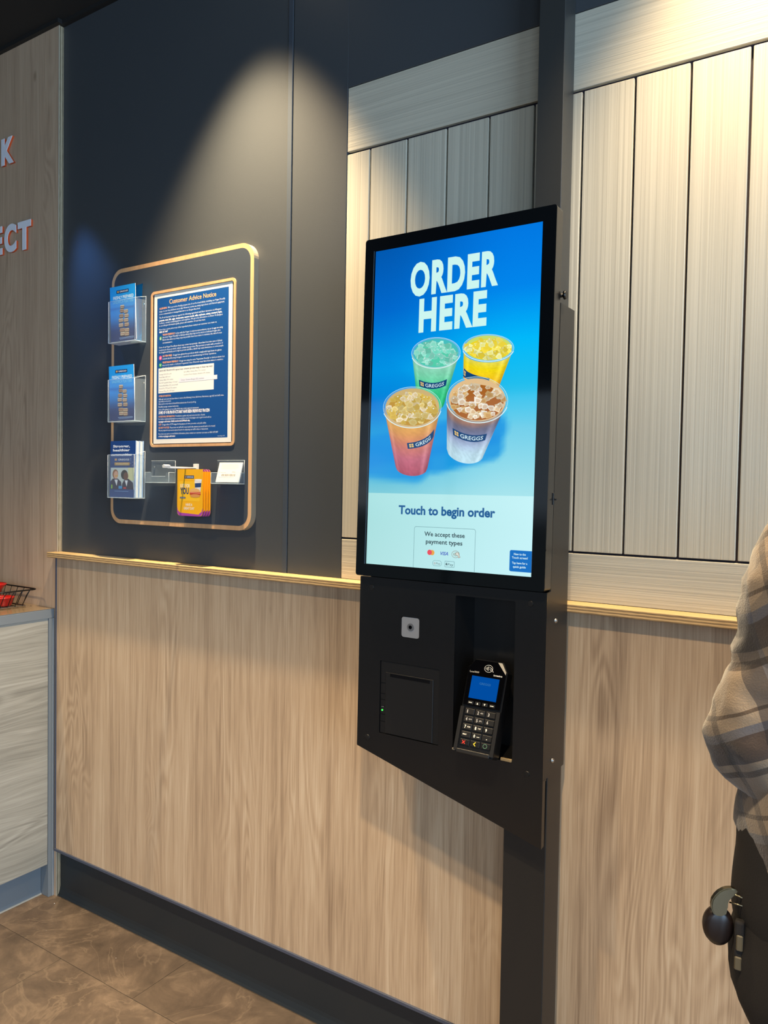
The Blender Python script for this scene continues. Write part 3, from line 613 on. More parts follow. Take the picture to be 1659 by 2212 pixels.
pt.text('Lane/3000', .006, .0275, .1672, .1706, rgb(196, 190, 176), 52, bold=.01); pt.text('ingenico', .0615, .0815, .1658, .1694, WH, 52, bold=.03)
for i, xx in enumerate((.014, .0305, .0470, .0635)):
    tb(xx, xx + .0125, .1005, .1075, -.0055, -.004, 'key', M['plast2'])
    if i == 0: pt.done('case_lettering', M['print'], term).matrix_parent_inverse = Matrix(); pt = Pic((0, 0, 0), (1, 0, 0), (0, 0, 1), (0, -1, 0))
    if i in (0, 3): pt.rect(xx + .0025, xx + .010, .1034, .1047, WH, 72)
    else: s_ = 1 if i == 1 else -1; pt.poly([(xx + .0062, .104 + .0022 * s_), (xx + .0042, .104 - .0020 * s_), (xx + .0082, .104 - .0020 * s_)], WH, 72)
for x0, x1 in ((.0, .008), (TW - .008, TW)): B().prism([(x0, .004), (x1, .004), (x1, .094), (x0, .094)], -.006, 0, 'y').done('keypad_wall', M['plast2'], term, local=True)
B().box(.008, TW - .008, -.008, 0, .0, .008, .001).done('keypad_wall', M['plast2'], term, local=True)
rows = [('1', '', '2', 'ABC', '3', ''), ('4', 'GHI', '5', 'JKL', '6', ''), ('7', 'PQRS', '8', 'TUV', '9', ''), ('', 'MENU', '0', '-', '.', ''), ('x', '', '<', '', 'o', '')]
for r_, row_ in enumerate(rows):
    z = .0795 - r_ * .0158
    for c_ in range(3):
        xx = .0105 + c_ * .0240; tb(xx, xx + .0215, z, z + .0120, -.0032, 0, 'key', M['plast2'] if r_ < 4 else M['plast'], .0008)
        a, b_ = row_[c_ * 2], row_[c_ * 2 + 1]; k = rgb(*([168] * 3)) if r_ < 2 else WH
        if a == 'x': pt.line([(xx + .006, z + .003), (xx + .012, z + .009)], .0016, rgb(200, 50, 40), 44); pt.line([(xx + .006, z + .009), (xx + .012, z + .003)], .0016, rgb(200, 50, 40), 44)
        elif a == '<': pt.line([(xx + .012, z + .0095), (xx + .008, z + .006), (xx + .012, z + .0025)], .0016, rgb(220, 196, 60), 44)
        elif a == 'o': pt.line([(xx + .010 + .0042 * math.cos(t), z + .006 + .0042 * math.sin(t)) for t in [6.283 * i / 18 for i in range(18)]], .0010, rgb(90, 130, 110), 44, True)
        elif a == '.': pt.ell(xx + .011, z + .004, .0009, .0009, k, 44)
        elif a: pt.text(a, xx + .005, xx + (.0085 if a != '1' else .0068), z + .003, z + .0092, k, 44, bold=.02)
        if b_ == '-': pt.line([(xx + .012, z + .005), (xx + .0185, z + .005)], .0009, k, 44)
        elif b_: pt.text(b_, xx + (.0115 if a else .004), xx + (.0185 if a else .0125), z + .005, z + .0078, k, 44, bold=.01)
o = pt.done('key_lettering', M['print'], term, kind='stuff'); o.matrix_parent_inverse = Matrix()
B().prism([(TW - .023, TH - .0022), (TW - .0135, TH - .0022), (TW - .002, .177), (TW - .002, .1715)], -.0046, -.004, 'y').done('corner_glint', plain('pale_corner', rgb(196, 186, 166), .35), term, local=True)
B().box(.018, .07, .026, .05, .03, .14, .002).done('rear_bracket', M['plast'], term, local=True)

# ================================================================== NOTICE BOARD
YB = -.0200
nb = empty('notice_board', (.592, 0, 1.322), 'charcoal notice board with rounded plywood rim on the dark wall', 'notice board')
bo = rrect(.2870, .8985, 1.3222, 2.1330, .047, 10)
B().prism(bo, YB, -.0003, 'y', 0, 1).done('backing_board', [M['rim'], plain('board_edge', rgb(150, 142, 124), .55)], nb)
B().prism(rrect(.2998, .8855, 1.3352, 2.1200, .036, 10), YB - .0004, YB + .001, 'y').done('board_face', M['char2'], nb)
fro = rrect(.4765, .8330, 1.5640, 2.0405, .0145, 6); fri = rrect(.4845, .8250, 1.5720, 2.0325, .008, 6)
B().holed(fro, [fri], YB - .0030, YB - .0005).done('poster_frame', M['rim'], nb)
B().prism(fri, YB - .0006, YB - .0004, 'y').done('poster_recess', M['gap'], nb)
# poster
po = empty('poster', (.653, YB, 1.574), 'framed blue advice notice poster with orange heading and white text', 'poster')
YP = YB - .0009
B().box(.4905, .8195, YP, YP + .0002, 1.5745, 2.0315).done('sheet', M['paper'], po)
def FR(px, py, y=YP): q = at(px, py, y); return q.x, q.z
def wallpic(y): return Pic((0, y, 0), (1, 0, 0), (0, 0, 1), (0, -1, 0), .0001)
p = wallpic(YP); BU = rgb(14, 78, 148)
p.rect(.5040, .8045, 1.5885, 2.0180, BU, 1); p.done('blue_field', M['print'], po)
p = wallpic(YP); OR = rgb(246, 190, 116); WP = rgb(228, 240, 248)
p.text('Customer Advice Notice', .5577, .7545, 1.9968, 2.0102, OR, 2, bold=.008, res=3)
LX = .5135
rowsP = [  # left pixel y, indent, width end (m), heading, text, bold
 (667.2, 0, .790, 'ALLERGENS:', "We're proud to freshly prepare lots of our food and drinks, including our Vegan Friendly", 0),
 (673.2, 0, .788, '', 'range, in our shop kitchens every day. However, as we use many ingredients and shared equipment,', 0),
 (679.2, 0, .690, '', 'cross contamination is managed but not to an allergen free level.', 0),
 (687.0, 0, .777, '', 'The Food Standards Agency regards the following ingredients and their derivatives as Allergens:', 0),
 (693.0, 0, .779, '', 'peanuts, nuts, fish, eggs, crustaceans, sesame seeds, milk, soybeans, celery, mustard, lupin,', 1),
 (698.5, 0, .781, '', 'molluscs, cereals containing gluten and sulphites. We provide information on these 14 allergens', 0),
 (704.2, 0, .712, '', 'in our allergen information guide, please ask a member of our shop team.', 0),
 (712.4, 0, .757, '', 'If you have a query about any other ingredient please contact our customer care team on', 0),
 (718.0, 0, .552, '', '0808 147 3447', 1),
 (724.4, 1, .782, 'VEGAN FRIENDLY:', 'In line with the Vegan Society recommendations, we at Greggs are using', 0),
 (729.8, 1, .774, '', "the term 'Vegan Friendly' to label products that may not be made in dedicated vegan sites.", 0),
 (735.3, 1, .778, '', 'But in sites where as many steps as possible have been taken to minimise the risk of cross', 0),
 (741.5, 1, .573, '', 'contamination.', 0),
 (751.0, 0, .781, '', 'Some of our Vegan Friendly products may contain mycoprotein - there have been rare cases of allergic', 0),
 (756.6, 0, .783, '', 'reactions to these products, which contain mycoprotein. Mycoprotein is made with a member of', 0),
 (762.0, 0, .786, '', 'the fungi/mould family and is high in protein and fibre, which may cause intolerance in some people.', 0),
 (770.2, 1, .778, 'GLUTEN FREE:', 'Greggs have gluten free products which comply with legal limits for gluten', 0),
 (775.9, 1, .758, '', 'content, by following stringent controls in our manufacturing and shop operations.', 0),
 (784.1, 1, .790, 'VEGETARIAN FRIENDLY:', "Greggs are using the term 'Vegetarian Friendly' to label products that", 0),
 (789.8, 1, .785, '', "may not be made in dedicated 'vegetarian' sites. However steps have been taken to minimise", 0),
 (795.5, 1, .612, '', 'the risk of cross contamination.', 0),
 (856.0, 0, .568, 'OTHER INFORMATION:', '', 0),
 (862.6, 0, .788, '', 'Although every care has been taken to remove the following: bones, fish bones, fruit stones, egg shell, nut shell, some', 0),
 (867.4, 0, .569, '', 'may remain in our products.', 0),
 (872.8, 0, .676, '', 'Ham used in our products is formed from selected cuts of cured pork leg.', 0),
 (878.9, 0, .602, '', 'Breakfast sausage contains beef protein.', 0),
 (884.8, 0, .688, '', 'Some of the syrups in our speciality drinks may contain sugar and sweeteners.', 0),
 (891.6, 0, .732, '', 'SOME OF OUR PRODUCTS MAY HAVE BEEN PREVIOUSLY FROZEN', 2),
 (900.3, 0, .714, 'NUTRITIONAL INFORMATION:', 'Provided as a guide only, and correct at time of print.', 0),
 (905.6, 0, .739, '', 'For further nutritional information on our products, please visit greggs.co.uk or get in touch with us', 0),
 (910.8, 0, .651, '', 'at greggs.co.uk/contact. Adults need around 2000kcal a day.', 1),
 (917.4, 0, .719, 'CCTV:', 'Greggs utilises CCTV images for the purpose of crime prevention and public safety.', 0),
 (924.3, 0, .756, 'SECURITY NOTICE:', 'Please treat our staff with respect and in the manner you would wish to be treated.', 0),
 (929.8, 0, .727, '', 'We are prepared to prosecute anyone found to be subjecting our staff to abuse or harassment.', 0),
 (937.3, 0, .767, '', 'If you have any queries or need further information, please contact our customer care team on 0808 147 3447', 0),
 (942.6, 0, .588, '', 'or visit us at greggs.co.uk/contact', 1)]
for py, ind, xe, hd, tx, bd in rowsP:
    x0, z = FR(344.5, py); x0 = LX + .0155 * ind; h = .0026 if bd < 2 else .0044
    if hd:
        full = len(hd) * 1.35 + len(tx); xm = x0 + (xe - x0) * len(hd) * 1.35 / full if tx else xe
        p.text(hd, x0, xm - (.002 if tx else 0), z - h, z + h, rgb(236, 170, 112), 2, bold=.03, res=1); x0 = xm + .001
    if tx: p.text(tx, x0, xe, z - h, z + h, rgb(250, 250, 250) if bd else WP, 2, bold=[0, .03, .035][bd], res=1)
p.text('Version August 2024', .765, .7935, 1.5918, 1.5950, WP, 2, res=1)
for py, c, t in ((731, (40, 130, 90), '@'), (773.5, (222, 60, 130), 'GF'), (789, (60, 160, 90), 'V')):
    x_, z_ = FR(346.5, py); x_ = .5200; p.ell(x_, z_, .0068, .0068, rgb(*c), 2); p.text(t, x_ - .0034, x_ + .0034, z_ - .003, z_ + .003, rgb(240, 250, 245), 3, bold=.02)
p.done('poster_lettering', M['print'], po)
p = wallpic(YP); zt = 1.8045; zb_ = 1.7285
p.rect(.5115, .7480, zb_, zt, rgb(238, 240, 236), 2); NG = rgb(70, 84, 104)
p.text('SAVOURY PRODUCTS: typical meat contents (product range in shops may vary)', .5155, .7420, zt - .0100, zt - .0050, NG, 3, bold=.02, res=1)
for i, t in enumerate(['Sausage Roll 22% pork', 'Steak Bake 22% beef', 'Chicken Bake 17% chicken', 'Beef & Vegetable Pasty 11% beef', 'Corned Beef Bake 13% corned beef', 'Scotch Pie 17% beef 17% mutton', 'Savoury Mince Pie 15% beef']):
    z = zt - .0205 - i * .0086; p.text(t, .5155, .5155 + .0027 * len(t) * .95, z, z + .0040, rgb(110, 124, 140), 3, res=1)
for i, t in enumerate(['Spicy BBQ Chicken Bites 70% chicken', 'Southern Fried Chicken Goujons 67% chicken']):
    z = zt - .0190 - i * .0086; p.text(t, .6230, .6230 + .0026 * len(t), z, z + .0040, rgb(110, 124, 140), 3, res=1)
p.rect(.6020, .7620, zt - .0470, zt - .0345, rgb(226, 230, 242), 4); p.text('Crispy Chicken Burger 55% chicken', .6110, .7080, zt - .0430, zt - .0385, rgb(118, 130, 152), 5, res=1)
p.done('product_table', M['print'], po)

# ---------------------------------------------------------------- leaflet holders
def holder(z0, z1, label, x0=.3265, x1=.4530, yb=YB - .0006, yf=-.0625, step=None):
    h = empty('leaflet_holder', ((x0 + x1) / 2, yb, z0), label, 'holder', 'clear acrylic leaflet holders on the notice board'); t = .0016
    B().box(x0, x1, yb - t, yb, z0, z1 + .012, .0003).done('back_plate', M['acr'], h)
    B().box(x0, x1, yf, yf + t, z0, z1, .0003).done('front_plate', M['acr'], h)
    B().box(x0, x0 + t, yf + t, yb - t, z0, z1, 0).done('side_plate', M['acr'], h); B().box(x1 - t, x1, yf + t, yb - t, z0, z1, 0).done('side_plate', M['acr'], h)
    B().box(x0, x1, yf + t, yb - t, z0, z0 + t, 0).done('base_plate', M['acre'], h)
    e = B(); r = .0006
    for pts in ([(x0, yf, z1), (x1, yf, z1)], [(x0, yf, z0), (x1, yf, z0)], [(x0, yf, z0), (x0, yf, z1)], [(x1, yf, z0), (x1, yf, z1)], [(x1, yb - .001, z0), (x1, yb - .001, z1 + .012)], [(x1, yf, z0), (x1, yb, z0)], [(x0, yb - .001, z1 + .012), (x1, yb - .001, z1 + .012)], [(x1, yf, z1), (x1, yb, z1 + .012)]): e.tube(pts, r, 5)
    e.done('polished_edge', M['acre'], h)
    for xx in (x0 + .03, x1 - .006): B().cyl((xx, yb - t, z1 - .012), (xx, yb - t - .003, z1 - .012), .003, seg=12).done('fixing_screw', M['steel'], h)
    return h
holder(1.8900, 2.0200, 'clear acrylic leaflet holder at top left of notice board, with platter leaflets')
holder(1.6435, 1.7755, 'clear acrylic leaflet holder at middle left of notice board, with platter leaflet')
holder(1.4050, 1.5400, 'clear acrylic leaflet holder at lower left of notice board, full of booklets')
def sheet_pts(x0, x1, y0, y1, z0, z1, curl=0, n=6):  # leaning sheet: foot at y0, head at y1
    return x0, x1, y0, y1, z0, z1
NV = rgb(16, 52, 104)
def logo(p, u0, u1, v0, v1, l, bgc=NV):
    if bgc: p.rect(u0, u1, v0, v1, bgc, l)
    w_, h_ = u1 - u0, v1 - v0
    for i in (0, 1):
        for j in (0, 1): p.rect(u0 + w_ * (.07 + .07 * i), u0 + w_ * (.125 + .07 * i), v0 + h_ * (.25 + .29 * j), v0 + h_ * (.47 + .29 * j), rgb(238, 190, 100), l + 1)
    p.text('GREGGS', u0 + w_ * .26, u0 + w_ * .94, v0 + h_ * .27, v0 + h_ * .74, rgb(235, 244, 250), l + 1, bold=.01)
def leaf(name, x0, x1, z0, z1, yb0, yb1, art, label, group=None, th=.0012, cat='leaflet', edge=None, shear=0):
    """a stiff sheet from (yb0, z0) to (yb1, z1); printed artwork on its front"""
    o = empty(name, ((x0 + x1) / 2, yb0, z0), label, cat, group)
    V = Vector((shear, yb1 - yb0, z1 - z0)); H = V.length; V.normalize(); U = Vector((1, 0, 0)); Nn = V.cross(U).normalized()
    if Nn.y > 0: Nn = -Nn
    bm = bmesh.new(); w_ = x1 - x0; O = Vector((x0, yb0, z0)); ring = []
    for n_ in (0, -th): ring.append([bm.verts.new(O + U * u + V * v + Nn * n_) for u, v in ((0, 0), (w_, 0), (w_, H), (0, H))])
    bm.faces.new(ring[0]); bm.faces.new(ring[1][::-1])
    for i in range(4): bm.faces.new((ring[0][i], ring[1][i], ring[1][(i + 1) % 4], ring[0][(i + 1) % 4]))
    bmesh.ops.recalc_face_normals(bm, faces=bm.faces); me = bpy.data.meshes.new('sheet'); bm.to_mesh(me); bm.free(); link('sheet', me, edge or M['paper'], o)
    if art: p = Pic(O + Nn * .0001, U, V, Nn, .00006); art(p, w_, H); p.done('printed_face', M['print'], o)
    return o
def art_platter(p, w_, H):
    p.grid(4, 10, lambda a, b: (a * w_, b * H), lambda a, b: rgb(*lerp((16, 46, 110), (30, 156, 240), smooth(.12, .5, b))), 0)
    logo(p, w_ * .26, w_ * .74, H * .865, H * .925, 1)
    p.text('FRESHLY PREPARED', w_ * .12, w_ * .93, H * .765, H * .82, rgb(214, 240, 250), 1, bold=.02); p.text('SANDWICH PLATTERS', w_ * .10, w_ * .92, H * .685, H * .74, rgb(120, 200, 240), 1, bold=.02)
    rn = random.Random(5)
    for k, (a, b_, s_) in enumerate([(.48, .62, .075), (.46, .55, .07), (.62, .53, .08), (.44, .46, .08), (.64, .45, .08), (.42, .38, .085), (.62, .37, .085), (.42, .29, .085), (.64, .29, .085), (.46, .20, .09), (.64, .19, .09), (.47, .13, .085), (.64, .12, .085)]):
        c = rn.choice([(214, 186, 150), (198, 164, 128), (226, 202, 168)]); cu, cv = w_ * a, H * b_
        p.ell(cu, cv - H * .012, w_ * s_ * 1.18, H * .038, rgb(96, 66, 50), 2 + k * .2, 12); p.rect(cu - w_ * s_, cu + w_ * s_, cv - H * .028, cv + H * .028, rgb(*c), 2.1 + k * .2, H * .012); p.line([(cu - w_ * s_ * .9, cv), (cu + w_ * s_ * .9, cv - H * .006)], H * .012, rgb(150, 80, 60), 2.15 + k * .2)
    p.line([(w_ * .34, H * .055), (w_ * .92, H * .06)], H * .010, rgb(150, 180, 215), 1); p.line([(w_ * .36, H * .035), (w_ * .92, H * .04)], H * .008, rgb(130, 160, 200), 1)
leaf('leaflet', .3360, .4560, 1.8935, 2.0660, -.0600, -.0560, art_platter, 'blue sandwich platter leaflet leaning in the top left acrylic holder', 'sandwich platter leaflets', shear=-.012)
leaf('leaflet', .3330, .4515, 1.6470, 1.8190, -.0600, -.0560, art_platter, 'blue sandwich platter leaflet leaning in the middle left acrylic holder', 'sandwich platter leaflets', shear=-.012)
# a curled leaflet behind the top one
cl = empty('curled_leaflet', (.43, -.04, 1.893), 'bright blue leaflet curled over behind the front leaflet in the top holder', 'leaflet')
bm = bmesh.new(); g0 = []
for j in range(15):
    b_ = j / 14; zz = 1.893 + .172 * b_; yy = -.034 + .006 * math.sin(b_ * 3.0) - .010 * b_ ** 3
    g0.append([bm.verts.new((.370 + .079 * i / 4 - .006 * math.sin(b_ * 3) + .016 * b_ ** 4, yy + .004 * math.sin(i * .8), zz)) for i in range(5)])
for a, b_ in zip(g0, g0[1:]):
    for i in range(4): f = bm.faces.new((a[i], a[i + 1], b_[i + 1], b_[i])); f.smooth = True
bmesh.ops.solidify(bm, geom=bm.faces[:], thickness=.0004)
me = bpy.data.meshes.new('sheet'); bm.to_mesh(me); bm.free(); link('sheet', me, plain('cyan_paper', rgb(30, 160, 222), .4), cl)
def art_booklet(p, w_, H):
    p.rect(0, w_, 0, H, rgb(20, 66, 132), 0)
    for t, v in (('Stronger,', .885), ('healthier', .815), ('communities', .735)): hw = .038 * len(t); p.text(t, w_ * (.44 - hw * .98), w_ * (.44 + hw * .98), H * v, H * (v + .042), rgb(232, 242, 250), 1, bold=.03)
    logo(p, w_ * .14, w_ * .80, H * .635, H * .700, 1, None)
    p.rect(w_ * .18, w_ * .78, H * .565, H * .615, rgb(236, 176, 84), 1, H * .008); p.text('FOUNDATION', w_ * .24, w_ * .72, H * .575, H * .603, rgb(255, 232, 190), 2, bold=.02)
    for k in range(7): p.ell(w_ * (.84 + .05 * math.cos(k * 2.1)), H * (.62 + .07 * math.sin(k * 1.7)), w_ * .007, w_ * .007, rgb(200, 220, 240), 1, 8)
    # photograph of two pupils in dark jumpers
    p.rect(w_ * .03, w_ * .97, H * .14, H * .525, rgb(206, 214, 208), 1); p.rect(w_ * .72, w_ * .97, H * .30, H * .525, rgb(226, 222, 170), 1.5)
    p.poly([(w_ * .03, H * .14), (w_ * .50, H * .14), (w_ * .46, H * .27), (w_ * .32, H * .33), (w_ * .12, H * .33), (w_ * .03, H * .28)], rgb(46, 40, 72), 2)
    p.poly([(w_ * .48, H * .14), (w_ * .95, H * .14), (w_ * .92, H * .26), (w_ * .74, H * .33), (w_ * .58, H * .31), (w_ * .50, H * .24)], rgb(40, 34, 62), 2.2)
    p.poly([(w_ * .19, H * .31), (w_ * .32, H * .31), (w_ * .28, H * .20)], rgb(238, 238, 240), 3); p.poly([(w_ * .60, H * .30), (w_ * .72, H * .30), (w_ * .68, H * .19)], rgb(238, 238, 240), 3)
    p.ell(w_ * .22, H * .41, w_ * .115, H * .085, rgb(150, 100, 66), 3.2); p.ell(w_ * .245, H * .395, w_ * .085, H * .07, rgb(226, 172, 142), 3.4)
    p.ell(w_ * .58, H * .40, w_ * .135, H * .085, rgb(30, 20, 18), 3.2); p.ell(w_ * .64, H * .375, w_ * .095, H * .07, rgb(110, 66, 48), 3.4)
    p.line([(w_ * .21, H * .375), (w_ * .32, H * .38)], H * .018, rgb(226, 170, 60), 4)
    p.rect(w_ * .06, w_ * .11, H * .15, H * .22, rgb(150, 200, 70), 4); p.rect(w_ * .36, w_ * .50, H * .15, H * .20, rgb(60, 150, 210), 4); p.rect(w_ * .55, w_ * .66, H * .15, H * .18, rgb(200, 50, 60), 4)
    p.line([(w_ * .2, H * .105), (w_ * .75, H * .105)], H * .008, rgb(110, 150, 200), 1)
for i in range(7):
    yy = -.0600 + i * .0052
    leaf('booklet', .3330 + .0008 * i, .4530 - .0006 * i, 1.4075, 1.5835 - .0012 * (i % 3), yy, yy + .003, art_booklet if i == 0 else None,
         'front booklet of the stack in the lower left holder, with photo of two pupils' if i == 0 else ['', 'booklet directly behind the front one in the lower left holder', 'third booklet from the front in the lower left holder', 'middle booklet of the seven in the lower left holder', 'fifth booklet from the front in the lower left holder', 'second booklet from the back in the lower left holder', 'rearmost booklet in the lower left holder, against the board'][i], 'booklets in the lower left holder', th=.0026, cat='booklet',
         edge=M['paper'] if i % 3 else plain('booklet_edge', rgb(150, 178, 210), .6))
# ---------------------------------------------------------------- small card holders, peg and cards
def cardholder(x0, x1, label):
    h = empty('card_holder', ((x0 + x1) / 2, YB, 1.4545), label, 'holder', 'small acrylic card holders'); yb = YB - .0006; yf = -.0470; t = .0015; z0 = 1.4546
    B().prism(rrect(x0, x1, z0, 1.5220, .004, 3), yb - t, yb, 'y').done('back_plate', M['acr'], h)
    B().prism([(x0, z0), (x1, z0), (x1, 1.4862), (x1 - .012, 1.4862), (x1 - .016, 1.474), (x0 + .03, 1.474), (x0 + .026, 1.4862), (x0, 1.4862)], yf, yf + t, 'y').done('front_plate', M['acr'], h)
    for xx in (x0, x1 - t): B().box(xx, xx + t, yf + t, yb - t, z0, 1.4862).done('side_plate', M['acr'], h)
    B().box(x0, x1, yf + t, yb - t, z0, z0 + t).done('base_plate', M['acre'], h)
    e = B()
    for pts in ([(x0, yf, z0), (x1, yf, z0)], [(x0, yf, z0), (x0, yf, 1.4862)], [(x1, yf, z0), (x1, yf, 1.4862)], [(x1, yf, z0), (x1, yb, z0)], [(x0, yb - t, 1.522), (x1, yb - t, 1.522)], [(x1, yb - t, z0), (x1, yb - t, 1.522)], [(x0, yf, 1.4862), (x0 + .026, yf, 1.4862)], [(x0 + .03, yf, 1.474), (x1 - .016, yf, 1.474)], [(x1, yf, 1.4862), (x1, yb, 1.4862)]): e.tube(pts, .0005, 5)
    e.done('polished_edge', M['acre'], h)
    B().cyl(((x0 * .85 + x1 * .15), yb - t, 1.503), ((x0 * .85 + x1 * .15), yb - t - .003, 1.503), .0028, seg=12).done('fixing_screw', M['steel'], h)
cardholder(.4838, .5905, 'empty clear acrylic card holder left of the hanging yellow cards')
cardholder(.7668, .8728, 'clear acrylic card holder right of the yellow cards, holding a white card')
def art_white(p, w_, H):
    p.rect(0, w_, 0, H, rgb(238, 236, 228), 0); rn = random.Random(3)
    for k in range(6): p.line([(w_ * .12, H * (.90 - k * .045)), (w_ * rn.uniform(.78, .92), H * (.90 - k * .045))], H * .012, rgb(196, 196, 192), 1)
    p.text('Customer name', w_ * .12, w_ * .36, H * .48, H * .515, rgb(120, 120, 120), 1); p.text('2021', w_ * .62, w_ * .76, H * .49, H * .535, rgb(110, 110, 110), 1)
    x_ = w_ * .18
    while x_ < w_ * .8: b_ = rn.uniform(.002, .008) * w_ * 2; p.rect(x_, x_ + b_, H * .30, H * .41, rgb(40, 40, 40), 1); x_ += b_ + rn.uniform(.004, .01) * w_ * 2
    p.text('0000 2345 6789', w_ * .30, w_ * .66, H * .24, H * .27, rgb(120, 120, 120), 1)
    p.ell(w_ * .07, H * .50, w_ * .02, w_ * .022, rgb(120, 120, 120), 1, 10); p.ell(w_ * .07, H * .50, w_ * .014, w_ * .016, rgb(238, 236, 228), 2, 10)
leaf('loyalty_card', .7800, .8705, 1.4592, 1.5155, -.0420, -.0300, art_white, 'white card with printed barcode in the right acrylic card holder', th=.003, cat='card', shear=.004)
# white peg hook pointing at the viewer
pg = empty('display_hook', (.679, YB, 1.4985), 'white plastic peg hook sticking out above the yellow cards', 'hook')
B().box(.668, .690, YB - .003, YB - .0006, 1.494, 1.512, .0006).done('mounting_clip', M['white'], pg)
B().tube([(.679, YB - .002, 1.4995), (.679, -.10, 1.4985), (.679, -.128, 1.4985)], .0028, 10).done('peg', M['white'], pg)
B().prism([(.6755, 1.497), (.6825, 1.497), (.6850, 1.5035), (.679, 1.5065), (.673, 1.5035)], -.145, -.124, 'y').done('peg_head', M['white'], pg)
def art_yellow(p, w_, H):
    Y_ = rgb(246, 180, 24); p.poly(rr := [(a, b) for a, b in rrect(0, w_, 0, H, w_ * .14, 6)], rgb(170, 70, 170), 0)
    p.poly([(0, H), (0, H * .2), (w_ * .02, H * .12), (w_ * .12, H * .065), (w_ * .84, H * .04), (w_ * .96, H * .10), (w_, H * .18), (w_, H)], Y_, 1)
    logo(p, w_ * .28, w_ * .66, H * .80, H * .865, 2)
    p.rect(w_ * .06, w_ * .88, H * .32, H * .74, rgb(250, 194, 40), 2, w_ * .02)
    p.text('JUST FOR', w_ * .11, w_ * .50, H * .61, H * .68, rgb(250, 240, 210), 3, bold=.025); p.text('YOU', w_ * .12, w_ * .46, H * .47, H * .60, rgb(28, 58, 110), 3, bold=.035)
    p.rect(w_ * .11, w_ * .33, H * .37, H * .405, NV, 3); p.text('GREGGS', w_ * .14, w_ * .31, H * .378, H * .397, rgb(230, 240, 250), 4)
    p.poly([(w_ * .68, H * .76), (w_ * .96, H * .78), (w_ * .90, H * .48), (w_ * .72, H * .46)], rgb(232, 230, 226), 4); p.poly([(w_ * .695, H * .70), (w_ * .94, H * .71), (w_ * .925, H * .62), (w_ * .70, H * .61)], rgb(40, 70, 120), 4.5)
    p.ell(w_ * .82, H * .775, w_ * .15, H * .014, rgb(250, 248, 244), 4.7)
    p.ell(w_ * .70, H * .53, w_ * .20, H * .065, rgb(232, 180, 110), 5); p.rect(w_ * .50, w_ * .92, H * .455, H * .515, rgb(190, 70, 46), 5.4, w_ * .01); p.line([(w_ * .50, H * .505), (w_ * .92, H * .49)], H * .014, rgb(236, 150, 120), 5.6); p.ell(w_ * .71, H * .435, w_ * .19, H * .035, rgb(216, 150, 84), 5.8)
    p.text('HAVE A', w_ * .34, w_ * .60, H * .215, H * .27, rgb(240, 232, 214), 3, bold=.025); p.text('GREAT DAY', w_ * .26, w_ * .68, H * .135, H * .19, rgb(240, 232, 214), 3, bold=.025)
for i in range(4):
    yy = -.062 + i * .0085; x0, x1, z0, z1 = .6445 + .0015 * i, .7500 + .0015 * i, 1.3590, 1.4955
    o = empty('gift_card', ((x0 + x1) / 2, yy, z0), 'front yellow hanging card with burger picture on the white peg' if i == 0 else ['', 'second yellow card on the peg, directly behind the front one', 'third yellow card on the peg, second from the back', 'rearmost yellow card on the peg, nearest the board'][i], 'card', 'yellow cards on the white peg')
    B().prism(rrect(x0, x1, z0, z1, .012, 5), yy, yy + .0009, 'y').done('card_body', plain('card_yellow', rgb(244, 170, 30), .35) if i == 0 else bpy.data.materials['card_yellow'], o)
    p = Pic((x0, yy - .0001, z0), (1, 0, 0), (0, 0, 1), (0, -1, 0), .00006)
    if i == 0: art_yellow(p, x1 - x0, z1 - z0)
    else:
        w_, H = x1 - x0, z1 - z0; p.poly(rrect(0, w_, 0, H, .012, 5), rgb(150, 60, 160), 0); p.poly([(0, H * .12), (w_ * .85, H * .05), (w_, H * .14), (w_, H * .95), (0, H * .95)], rgb(244, 170, 24), 1)
    p.done('printed_face', M['print'], o)

# ================================================================== WALL LETTERS
def letter(ch, x0, x1, z0, z1, label):
    y = -.0262; o = empty('wall_letter', ((x0 + x1) / 2, -.0172, z0), label, 'letter'); vs, tr = text_tris(ch, .045, 6)
    ax0 = min(v[0] for v in vs); ax1 = max(v[0] for v in vs); az0 = min(v[1] for v in vs); az1 = max(v[1] for v in vs)
    P = [(x0 + (a - ax0) / (ax1 - ax0) * (x1 - x0), z0 + (b_ - az0) / (az1 - az0) * (z1 - z0)) for a, b_ in vs]
    def ext(ya, yb_, name, m, grow=0):
        bm = bmesh.new(); A = [bm.verts.new((a, ya, b_)) for a, b_ in P]; fs = []
        for t in tr:
            try: fs.append(bm.faces.new([A[i] for i in t]))
            except ValueError: pass
        bmesh.ops.remove_doubles(bm, verts=bm.verts, dist=1e-6); fs = bm.faces[:]
        r = bmesh.ops.extrude_face_region(bm, geom=fs); bmesh.ops.translate(bm, vec=(0, yb_ - ya, 0), verts=[v for v in r['geom'] if isinstance(v, bmesh.types.BMVert)])
        bmesh.ops.recalc_face_normals(bm, faces=bm.faces); me = bpy.data.meshes.new(name); bm.to_mesh(me); bm.free(); link(name, me, m, o)
    ext(y, y + .0015, 'letter_face', M['letter']); ext(y + .0016, -.0174, 'letter_side', M['orange'])
def lbox(l, rt, t, b_):
    A = at(*l, -.0262); Bq = at(*rt, -.0262); return A.x, Bq.x, at(*b_, -.0262).z, at(*t, -.0262).z
letter('K', *lbox((2.5, 330), (29, 330), (15, 297), (15, 355)), 'white letter K with orange sides, higher on the oak wall')
letter('T', *lbox((38, 515), (66, 515), (52, 477), (50, 540)), 'white letter T with orange sides at the end of the lower word')
letter('C', *lbox((9, 515), (34.5, 515), (22, 484), (22, 545)), 'white letter C with orange sides left of the T')
